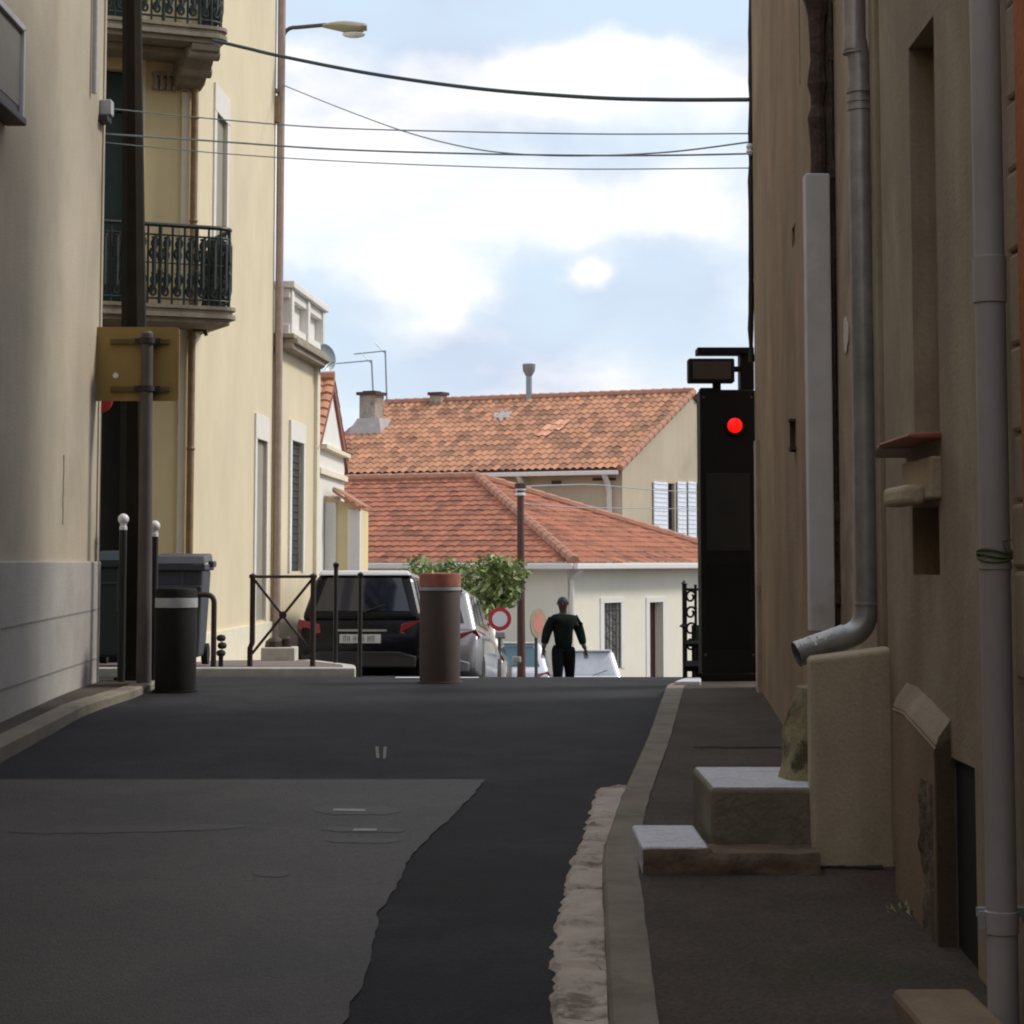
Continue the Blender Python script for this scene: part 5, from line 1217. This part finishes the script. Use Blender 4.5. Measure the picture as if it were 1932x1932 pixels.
# wheelie bins
def bin_(u0, u1, vt, D, m, lab):
    xa, xb_ = P(u0, 1150, D).x, P(u1, 1150, D).x; w = xb_ - xa; z0 = pz(D); zt_ = zat(vt, D); h = zt_ - z0; xc = (xa + xb_) / 2
    t = thing('wheelie_bin', lab, 'bin', (xc, D, z0), 'wheelie bins on the far pavement')
    mb = MB(); k = .80; z1 = z0 + .08
    vs = []
    for z, s_ in ((z1, k), (zt_ - .14, .97)):
        for i, j in ((-1, -1), (1, -1), (1, 1), (-1, 1)): vs.append((xc + i * w * .44 * s_, D + .3 + j * .30 * s_, z))
    mb.add(vs, [(0, 3, 2, 1), (4, 5, 6, 7), (0, 1, 5, 4), (1, 2, 6, 5), (2, 3, 7, 6), (3, 0, 4, 7)]); 
    make('body', mb, m, t, bevel=.03)
    mb = MB(); mb.bb(xc - w * .47, xc + w * .47, D - .02, D + .62, zt_ - .15, zt_ - .09); mb.bb(xc + w * .05, xc + w * .11, D + .0, D + .03, z0 + .5, zt_ - .15); mb.bb(xc - w * .4, xc + w * .4, D + .005, D + .03, zt_ - .32, zt_ - .29); make('rim', mb, m, t, bevel=.012)
    mb = MB(); mb.extrude([(xc - w * .48, D - .03, zt_ - .09), (xc + w * .48, D - .03, zt_ - .09), (xc + w * .44, D + .05, zt_ - .02), (xc - w * .44, D + .05, zt_ - .02)], (0, .52, .03)); mb.bb(xc + w * .44, xc + w * .54, D + .3, D + .5, zt_ - .12, zt_ - .06); make('lid', mb, m, t, bevel=.015)
    for s_ in (-1, 1):
        mb = MB(); mb.lathe((xc + s_ * w * .36, D + .52, z0 + .10), [(.0, -.03), (.10, -.03), (.10, .03), (0, .03)], 20, axis='X'); make('wheel', mb, 'tyre', t, smooth_=True)
bin_(278, 390, 1046, 20.9, 'bin', 'grey wheelie bin behind the short black bollard')
bin_(165, 262, 1040, 21.2, 'bin_teal', 'dark teal wheelie bin half hidden by the lamp post')
# doorstep and stones behind the barrier
D = 23.8; mb = MB(); mb.bb(P(492, 1240, D).x, P(556, 1240, D).x, D, D + .4, pz(D) - .05, zat(1222, D)); tag(make('doorstep', mb, 'kerb_light', bevel=.01), 'pale stone doorstep behind the cross barrier', 'step')
mb = MB(); p = P(520, 1212, D); mb.lathe((p.x - .03, D + .2, zat(1222, D)), [(.0, 0), (.11, .0), (.10, .06), (.05, .10), (0, .105)], 9); mb.lathe((p.x + .10, D + .2, zat(1222, D)), [(0, 0), (.05, 0), (.05, .09), (0, .12)], 9)
tag(make('rubble', mb, 'rust_iron'), 'two brown lumps lying on the pale doorstep', 'stones')

# ============================================================ CABLES
def cable(pts, r, m, lab, grp=None):
    """pts: photo points with depth; drawn as a smooth sagging curve"""
    q = [P(*p) for p in pts]; out = []
    for i in range(len(q) - 1):
        p0 = q[max(0, i - 1)]; p1 = q[i]; p2 = q[i + 1]; p3 = q[min(len(q) - 1, i + 2)]
        for k in range(10):
            t_ = k / 10; out.append(.5 * ((2 * p1) + (p2 - p0) * t_ + (2 * p0 - 5 * p1 + 4 * p2 - p3) * t_ ** 2 + (3 * p1 - p0 - 3 * p2 + p3) * t_ ** 3))
    out.append(q[-1]); mb = MB(); mb.tube(out, r, 6); tag(make('cable', mb, m, smooth_=True), lab, 'cable', grp)
cable([(402, 76, 22.2), (470, 92, 21.9), (530, 106, 21.5), (700, 139, 20.6), (900, 167, 19.5), (1100, 183, 18.3), (1250, 188, 17.5), (1413, 188, 16.62)], .0175, 'cable', 'thick dark cable hanging across the street below the street lamp')
cable([(190, 203, 17.3), (400, 224, 17.2), (620, 241, 17.1), (900, 249, 17.0), (1150, 253, 16.8), (1414, 252, 16.62)], .0055, 'cable_thin', 'upper of the thin cables across the sky')
cable([(190, 252, 17.3), (400, 266, 17.2), (620, 281, 17.1), (850, 289, 17.0), (1080, 293, 16.8), (1260, 293, 16.7), (1414, 290, 16.62)], .0075, 'cable_thin', 'middle cable across the sky, thicker than its thin neighbours')
cable([(533, 160, 28.4), (640, 203, 26.3), (760, 247, 24), (870, 276, 22), (970, 290, 20.5), (1100, 294, 19), (1260, 287, 17.8), (1414, 268, 16.62)], .0075, 'cable_thin', 'thin cable sagging obliquely from the corner house across the other cables')
cable([(190, 268, 17.3), (400, 288, 17.2), (620, 303, 17.1), (850, 313, 17.0), (1100, 319, 16.8), (1414, 317, 16.62)], .0045, 'cable_thin', 'lowest of the thin cables across the sky')
# utility pole in front of the far houses
D = 43.0; p = P(982, 1100, D); t = thing('utility_pole', 'slender red brown utility pole with white fittings before the hipped roof', 'pole', (p.x, D, rz(D)))
tube_obj('shaft', [(p.x + .02, D, rz(D)), (p.x, D, zat(922, D))], [.085, .065], 'pole_wood', t, 10)
mb = MB()
for v in (926, 936): mb.lathe((p.x, D, zat(v, D)), [(.07, 0), (.10, .015), (.10, .05), (.07, .065)], 12)
make('fitting', mb, 'ball', t, smooth_=True)
mb = MB(); mb.lathe((p.x, D, zat(922, D)), [(.0, 0), (.11, .0), (.11, .10), (0, .12)], 8); make('cap', mb, 'dark_wood', t)
cable([(984, 918, 43), (1060, 915, 46), (1130, 915, 52), (1240, 925, 58), (1400, 932, 62)], .013, 'cable_thin', 'upper thin line from the utility pole past the white shutters')
cable([(984, 950, 43), (1080, 957, 46), (1200, 959, 52), (1400, 962, 60)], .011, 'cable_thin', 'lower thin line from the utility pole past the white shutters')

# ============================================================ CARS
def section(w, zb, zt, r=.12, n=4):
    """rounded cross-section (x,z), counter-clockwise"""
    pts = []
    for cx, cz, a0, rr in ((w - r, zb + r * .6, -90, r), (w - r, zt - r, 0, r), (-w + r, zt - r, 90, r), (-w + r, zb + r * .6, 180, r)):
        for i in range(n + 1):
            a = R(a0 + 90 * i / n); kz_ = .6 if a0 in (-90, 180) else 1
            pts.append((cx + rr * math.cos(a), cz + rr * math.sin(a) * kz_))
    return pts
def car(lab, u_c, D, width, height, length, paint, head=.05, glass='glass', plate=None, suv=False, rear_h=None, dz=0):
    x0 = P(u_c, 1150, D).x; z0 = rz(D) + dz; slope = math.atan2(rz(D + length) - rz(D), length)
    t = thing('parked_car', lab, 'car', (x0, D, z0), 'cars parked down the street')
    hw = width / 2; belt = height * .60
    R3 = Matrix.Rotation(-math.atan(head), 3, 'Z') @ Matrix.Rotation(slope, 3, 'X')
    def W_(mb): mb.v = [tuple(R3 @ Vector(v) + Vector((x0, D, z0))) for v in mb.v]; return mb
    mk = lambda n_, mb, m, par=t, **k: make(n_, W_(mb), m, par, **k)
    # lower body
    st = [(0.0, .86, .34, belt * .80), (.05, .95, .28, belt * .97), (.22, 1.0, .22, belt), (.9, 1.0, .20, belt * 1.0), (length * .5, 1.0, .20, belt * .98), (length * .70, 1.0, .20, belt * .95), (length * .88, .97, .22, belt * .86), (length * .97, .88, .27, belt * .72), (length, .74, .34, belt * .6)]
    mb = MB(); n = None
    for y, k, zb, zt in st:
        s_ = section(hw * k, zb, zt, .13); n = len(s_)
        mb.v += [(a, y, b) for a, b in s_]
    for j in range(len(st) - 1):
        for i in range(n): mb.f.append((j * n + i, j * n + (i + 1) % n, (j + 1) * n + (i + 1) % n, (j + 1) * n + i))
    mb.f += [tuple(range(n))[::-1], tuple(range((len(st) - 1) * n, len(st) * n))]
    body = mk('body', mb, paint, smooth_=True)
    # greenhouse
    yb0, yb1 = .10, length * .70; yr0, yr1 = (.34 if suv else .50), length * .50; wr = hw * .74; wb = hw * .96; zr2 = height
    corners = [(-wb, yb0, belt - .05), (wb, yb0, belt - .05), (wb * .97, yb1, belt - .08), (-wb * .97, yb1, belt - .08), (-wr, yr0, zr2 - .01), (wr, yr0, zr2 - .01), (wr, yr1, zr2), (-wr, yr1, zr2)]
    mb = MB(); mb.add(corners, [(0, 3, 2, 1), (4, 5, 6, 7), (0, 1, 5, 4), (1, 2, 6, 5), (2, 3, 7, 6), (3, 0, 4, 7)]); mk('cabin', mb, paint, bevel=.13 if suv else .09, seg=5)
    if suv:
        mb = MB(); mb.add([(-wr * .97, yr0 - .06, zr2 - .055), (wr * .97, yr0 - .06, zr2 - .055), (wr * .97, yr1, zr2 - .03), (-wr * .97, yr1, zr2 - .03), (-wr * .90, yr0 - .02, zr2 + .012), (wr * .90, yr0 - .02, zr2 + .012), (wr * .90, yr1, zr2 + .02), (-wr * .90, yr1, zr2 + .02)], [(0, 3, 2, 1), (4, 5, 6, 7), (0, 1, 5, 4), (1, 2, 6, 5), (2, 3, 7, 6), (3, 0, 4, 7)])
        mk('roof', mb, 'white_paint_car', bevel=.02)  # white shell imitating the bright sky reflection on the dark roof
    c = [Vector(q) for q in corners]
    def pane(a, b, d_, e, u0, u1, v0, v1, off, name, m):
        """bilinear patch on quad a,b (bottom) d_,e (top over a,b)"""
        f = lambda u, v: a.lerp(b, u).lerp(d_.lerp(e, u), v)
        nn = (b - a).cross(d_ - a).normalized(); ctr = (c[4] + c[2]) / 2
        if nn.dot((a + b) / 2 - ctr) < 0: nn = -nn
        q = [f(u0, v0), f(u1, v0), f(u1 - .03, v1), f(u0 + .03, v1)]
        mb = MB(); mb.extrude([p + nn * off for p in q], nn * .006); return mk(name, mb, m, bevel=.002)
    pane(c[0], c[1], c[4], c[5], .10, .90, .22, .88, .004, 'rear_window', glass)
    for a, b, d_, e, nm in ((c[1], c[2], c[5], c[6], 1), (c[0], c[3], c[4], c[7], -1)):
        pane(a, b, d_, e, .09, .26, .22, .86, .004, 'side_window', glass); pane(a, b, d_, e, .30, .56, .22, .88, .004, 'side_window', glass); pane(a, b, d_, e, .60, .86, .22, .88, .004, 'side_window', glass)
    pane(c[3], c[2], c[7], c[6], .08, .92, .1, .9, .004, 'windscreen', glass)
    if not suv: mb = MB(); mb.bb(-wr * .9, wr * .9, yr0 - .10, yr0 + .10, zr2 - .03, zr2 + .008); mk('spoiler', mb, paint, bevel=.012)
    # lamps, plate, bumper
    for s_ in (-1, 1):
        mb = MB(); q = [(s_ * hw * .60, -.012, belt * .80), (s_ * hw * .93, .03, belt * .76), (s_ * hw * 1.0, .16, belt * .90), (s_ * hw * .95, .05, belt * .99), (s_ * hw * .62, -.002, belt * .92)]
        mb.extrude(q, (s_ * .012, .09, 0)); mk('tail_light', mb, 'tail', bevel=.006)
        mb = MB(); mb.extrude([(s_ * hw * .7, -.008, .42), (s_ * hw * .88, .008, .42), (s_ * hw * .88, .008, .455), (s_ * hw * .7, -.008, .455)], (0, .03, 0)); mk('reflector', mb, 'tail')
        mb = MB(); mb.box((s_ * (hw + .08), length * .62, belt + .03), (.17, .10, .12)); mk('wing_mirror', mb, paint, bevel=.025)
        for y in (length * .19, length * .80):
            mb = MB(); mb.lathe((s_ * (hw - .095), y, .31), [(.0, -.10), (.24, -.10), (.305, -.085), (.31, 0), (.305, .085), (.24, .10), (0, .10)], 24, axis='X'); wo = mk('wheel', mb, 'tyre', smooth_=True)
            mb = MB(); mb.lathe((s_ * (hw - .02), y, .31), [(.0, -.03), (.20, -.03), (.21, .03), (.18, .02), (.05, .012), (0, .012)], 20, axis='X'); mk('rim', mb, 'rim', wo, smooth_=True)
    mb = MB(); mb.extrude([(-.26, -.015, belt * .66), (.26, -.015, belt * .66), (.26, -.015, belt * .66 + .11), (-.26, -.015, belt * .66 + .11)], (0, .02, 0)); pl = mk('number_plate', mb, 'plate', bevel=.004)
    if plate:
        mb = MB(); x = -.21
        for ch in range(9):
            if ch in (2, 6): x += .028; continue
            h = .072; z = belt * .66 + .02
            for a0_, b0_, a1_, b1_ in ((0, 0, .007, h), (.024, 0, .031, h), (0, h * (.45 if ch % 2 else .9), .031, h * (.45 if ch % 2 else .9) + .008)): mb.bb(x + a0_, x + a1_, -.018, -.0155, z + b0_, z + b1_)
            x += .050
        mk('plate_marks', mb, 'plate_ink', pl)
    mb = MB(); mb.extrude([(-hw * .84, -.03, .30), (hw * .84, -.03, .30), (hw * .86, -.03, .44), (hw * .6, -.045, .50), (-hw * .6, -.045, .50), (-hw * .86, -.03, .44)], (0, .10, 0)); mk('bumper', mb, 'trim' if suv else paint, bevel=.02)
    mb = MB(); mb.extrude([(-hw * .40, -.004, belt * .82), (hw * .40, -.004, belt * .82), (hw * .40, -.004, belt * .85), (-hw * .40, -.004, belt * .85)], (0, .02, 0)); mk('tailgate_trim', mb, 'rim' if suv else 'trim')
    mb = MB(); mb.tube([(0, yb0 + .02, belt + .08), (.30, yb0 + .07, belt + .18)], .008, 5); mk('rear_wiper', mb, 'trim')
    return t
car('black estate car with a sky reflection painted on its roof parked behind the slim posts', 679, 28.0, 1.66, 1.52, 4.3, 'black_paint', .07, plate=True, suv=True)
car('silver car half hidden by the red topped bollard', 790, 32.6, 1.74, 1.54, 4.1, 'silver_paint', .09, dz=.03)
car('champagne car below the red and white sign', 862, 39.6, 1.66, 1.46, 4.0, 'pale_paint', .06)
car('white car with teal glass just left of the walking person', 966 - 4, 44.5, 1.60, 1.42, 3.9, 'white_paint_car', .05, glass='glass_teal', dz=-.05)
car('small white car just right of the walking person', 1120, 45.2, 1.30, 1.47, 3.6, 'white_paint_car', -.10, glass='glass_reflection', dz=-.22)
# round signs in the distance
def disc(lab, u, v, D, r_, yaw, face, ring):
    p = P(u, v, D); t = thing('round_sign', lab, 'road sign', (p.x, D, rz(D)))
    mb = MB(); mb.lathe((0, 0, 0), [(0, 0), (r_, 0), (r_, .02), (0, .02)], 28, axis='Y'); mb.v = [tuple(Matrix.Rotation(yaw, 3, 'Z') @ Vector(q) + p) for q in mb.v]; make('disc', mb, ring, t, smooth_=True)
    mb = MB(); mb.lathe((0, 0, 0), [(0, -.004), (r_ * .66, -.004), (r_ * .66, .0), (0, .0)], 24, axis='Y'); mb.v = [tuple(Matrix.Rotation(yaw, 3, 'Z') @ Vector(q) + p) for q in mb.v]; make('face', mb, face, t)
    q = p + Matrix.Rotation(yaw, 3, 'Z') @ Vector((0, .05, 0)); tube_obj('post', [(q.x, q.y, rz(D)), (q.x, q.y, p.z + r_ * .6)], .03, 'post_grey', t, 8)
disc('red ringed round sign with white middle above the champagne car', 943, 1168, 38.6, .20, R(8), 'sign_white', 'sign_red')
disc('round sign turned nearly edge on, behind the shoulder of the walking person', 1016, 1176, 40.5, .27, R(58), mat('faded_red_face', (.55, .22, .17), .6), mat('tan_rim', (.35, .27, .17), .6))

# ============================================================ TREE
def tree(u, v, D, rx, rz_, lab, n):
    c = P(u, v, D); z0 = rz(D); t = thing('bushy_tree', lab, 'tree', (c.x, D, z0))
    mb = MB(); mb.tube([(c.x, D, z0), (c.x + .05, D, z0 + .7), (c.x - .02, D, c.z - .2)], [.09, .07, .05], 8)
    limbs = []
    for i in range(12):
        a = i * 2.4; e = Vector((c.x + rx * .8 * math.cos(a), D + rx * .6 * math.sin(a), c.z + rz_ * random.uniform(-.4, .8))); b = Vector((c.x, D, c.z - .3 - .15 * (i % 3)))
        mb.tube([b, b.lerp(e, .5) + Vector((0, 0, .08)), e], [.035, .02, .008], 5); limbs.append(e)
    make('trunk', mb, 'bark', t)
    crowns = [MB(), MB()]
    cl = [(e, random.uniform(.22, .40)) for e in limbs] + [(c + Vector((random.uniform(-1, 1) * rx * .7, random.uniform(-.6, .6) * rx, random.uniform(-.8, .9) * rz_ * .8)), random.uniform(.2, .38)) for _ in range(16)]
    for i in range(n):
        ce, r_ = random.choice(cl); d_ = Vector((random.gauss(0, 1), random.gauss(0, 1), random.gauss(0, 1))).normalized() * r_ * random.random() ** .4
        p = ce + d_; s_ = random.uniform(.045, .105); nrm = (Vector((random.gauss(0, .6), random.gauss(0, .6), random.uniform(.1, 1)))).normalized()
        a = nrm.orthogonal().normalized(); a.rotate(Matrix.Rotation(random.random() * 6.28, 3, nrm)); b = nrm.cross(a)
        crowns[0 if random.random() < .72 else 1].add([p - a * s_, p - b * s_ * .45 + nrm * s_ * .12, p + a * s_, p + b * s_ * .45 + nrm * s_ * .12], [(0, 1, 2, 3)])
    k = make('crown', crowns[0], 'leaf', t); make('crown', crowns[1], 'leaf_pale', t)
tree(872, 1112, 41.5, 1.18, .60, 'bushy green tree behind the parked cars, in front of the hipped roof', 4300)

# ============================================================ PERSON
def person():
    D = 38.0; c = P(1063, 1200, D); z0 = rz(D); S = 1.76 / 1.76
    t = thing('person', 'person in a dark green top and black trousers walking in the road past the cars', 'person', (c.x, D, z0))
    def skinned(name, verts, edges, m, par=t, sub=2):
        me = bpy.data.meshes.new(name); me.from_pydata([tuple(Vector(v[:3])) for v in verts], edges, []); o = bpy.data.objects.new(name, me); COL.objects.link(o); o.parent = par
        sk = o.modifiers.new('skin', 'SKIN'); sk.use_smooth_shade = True
        for i, v in enumerate(verts): me.skin_vertices[0].data[i].radius = (v[3], v[4] if len(v) > 4 else v[3])
        me.skin_vertices[0].data[0].use_root = True
        ss = o.modifiers.new('sub', 'SUBSURF'); ss.levels = ss.render_levels = sub
        me.materials.append(M[m]); return o
    # body: one continuous figure (head, torso, arms, legs). local coords, facing -y. x to the right of the picture
    V = [(0, 0, .95, .15, .11),          #0 pelvis root
         (-.01, -.01, 1.12, .145, .10), (-.015, -.02, 1.30, .18, .12), (-.01, -.02, 1.42, .16, .095), (0, -.02, 1.50, .06, .06), (-.01, -.035, 1.57, .065, .075), (-.012, -.04, 1.66, .085, .10), (-.012, -.035, 1.735, .06, .075),  # 7 crown
         (-.185, -.01, 1.39, .070), (-.28, -.02, 1.17, .066), (-.33, -.10, .95, .045), (-.345, -.13, .88, .03),     # 8-11 picture-left arm
         (.185, -.01, 1.39, .070), (.28, .03, 1.18, .066), (.34, -.04, .94, .045), (.38, -.06, .87, .03),         # 12-15
         (-.09, 0, .86, .10), (-.10, -.12, .50, .065), (-.09, -.06, .10, .042), (-.09, -.18, .04, .038),          # 16-19
         (.09, 0, .86, .10), (.11, .08, .50, .065), (.10, .24, .13, .042), (.10, .15, .05, .038)]                # 20-23
    Ed = [(0, 1), (1, 2), (2, 3), (3, 4), (4, 5), (5, 6), (6, 7), (3, 8), (8, 9), (9, 10), (10, 11), (3, 12), (12, 13), (13, 14), (14, 15), (0, 16), (16, 17), (17, 18), (18, 19), (0, 20), (20, 21), (21, 22), (22, 23)]
    Vb = [(x, y, z, r_ * (.45 if i in (0, 1, 2, 3, 16, 17, 18, 20, 21, 22, 8, 9, 12, 13) else 1), *[k * (.60 if i in (0, 1, 2, 3) else 1) for k in q]) for i, (x, y, z, r_, *q) in enumerate(V)]
    skinned('body', Vb, Ed, 'skin')
    J = [(x, y, z, r_ * 1.2 + .012, (q[0] if q else r_) * 1.2 + .012) for x, y, z, r_, *q in V]
    top = [(.01, 0, .80, .15, .14)] + [(-.0, -.01, 1.10, .185, .15)] + J[2:4] + [(0, -.02, 1.465, .085, .08)] + J[8:11] + J[12:15]
    skinned('jumper', top, [(0, 1), (1, 2), (2, 3), (3, 4), (3, 5), (5, 6), (6, 7), (3, 8), (8, 9), (9, 10)], 'jumper')
    tr = [(0, 0, .98, .125, .11), J[16], J[17], J[18], J[20], J[21], J[22]]
    tr = [tr[0]] + [(x, y, z, a * 1.08, b * 1.05) for x, y, z, a, b in tr[1:]]
    skinned('trousers', tr, [(0, 1), (1, 2), (2, 3), (0, 4), (4, 5), (5, 6)], 'trousers')
    mb = MB()
    off = parent_loc(t)
    n = 12
    for i in range(7):
        ph_ = R(90 - i * 17)
        for k in range(n):
            a = 2 * math.pi * k / n; back = .5 + .5 * math.sin(a)
            pz_ = 1.66 + .105 * math.sin(ph_) if i < 5 else 1.66 + .105 * math.sin(ph_) * back
            mb.v.append((off.x - .012 + .093 * math.cos(ph_) * math.cos(a), off.y - .03 + .112 * math.cos(ph_) * math.sin(a) + .008, off.z + pz_))
    for i in range(6):
        for k in range(n): mb.f.append((i * n + k, i * n + (k + 1) % n, (i + 1) * n + (k + 1) % n, (i + 1) * n + k))
    make('hair', mb, 'hair', t, smooth_=True)
    # face: eyes, nose, mouth, ears, as one small mesh each
    for s_ in (-1, 1):
        mb = MB(); mb.lathe((off.x - .012 + s_ * .03, off.y - .128, off.z + 1.665), [(0, -.006), (.009, -.003), (.011, 0)], 8, axis='Y'); make('eye', mb, 'hair', t)
        mb = MB(); mb.lathe((off.x - .012 + s_ * .092, off.y - .04, off.z + 1.65), [(0, -.01), (.02, -.008), (.026, .004), (0, .01)], 8, axis='X'); make('ear', mb, 'skin', t, smooth_=True)
    mb = MB(); mb.tube([(off.x - .012, off.y - .128, off.z + 1.67), (off.x - .012, off.y - .148, off.z + 1.635), (off.x - .012, off.y - .13, off.z + 1.628)], [.008, .013, .009], 6); make('nose', mb, 'skin', t, smooth_=True)
    mb = MB(); mb.box((off.x - .012, off.y - .122, off.z + 1.602), (.045, .012, .010)); make('mouth', mb, 'tail', t, bevel=.003)
    # hands with five bent fingers
    for s_, w in ((-1, V[11]), (1, V[15])):
        hv = [(w[0], w[1], w[2] + .02, .026, .018), (w[0], w[1] - .01, w[2] - .06, .036, .018)]; he = [(0, 1)]
        for k in range(4):
            fx = w[0] + (-.03 + .02 * k); ln_ = (.065, .078, .08, .062)[k]; b = len(hv)
            hv += [(fx, w[1] - .012, w[2] - .085, .009), (fx, w[1] - .022, w[2] - .085 - ln_ * .5, .0085), (fx, w[1] - .045, w[2] - .085 - ln_ * .9, .007)]; he += [(1, b), (b, b + 1), (b + 1, b + 2)]
        b = len(hv); hv += [(w[0] - s_ * .035, w[1] - .03, w[2] - .035, .011), (w[0] - s_ * .042, w[1] - .055, w[2] - .07, .009)]; he += [(0, b), (b, b + 1)]
        skinned('hand', hv, he, 'skin', sub=1)
    for q in (V[19], V[23]):
        mb = MB(); mb.box((off.x + q[0], off.y + q[1] + .03, off.z + q[2]), (.10, .28, .09), 0, .8); make('shoe', mb, 'trousers', t, bevel=.03)
person()
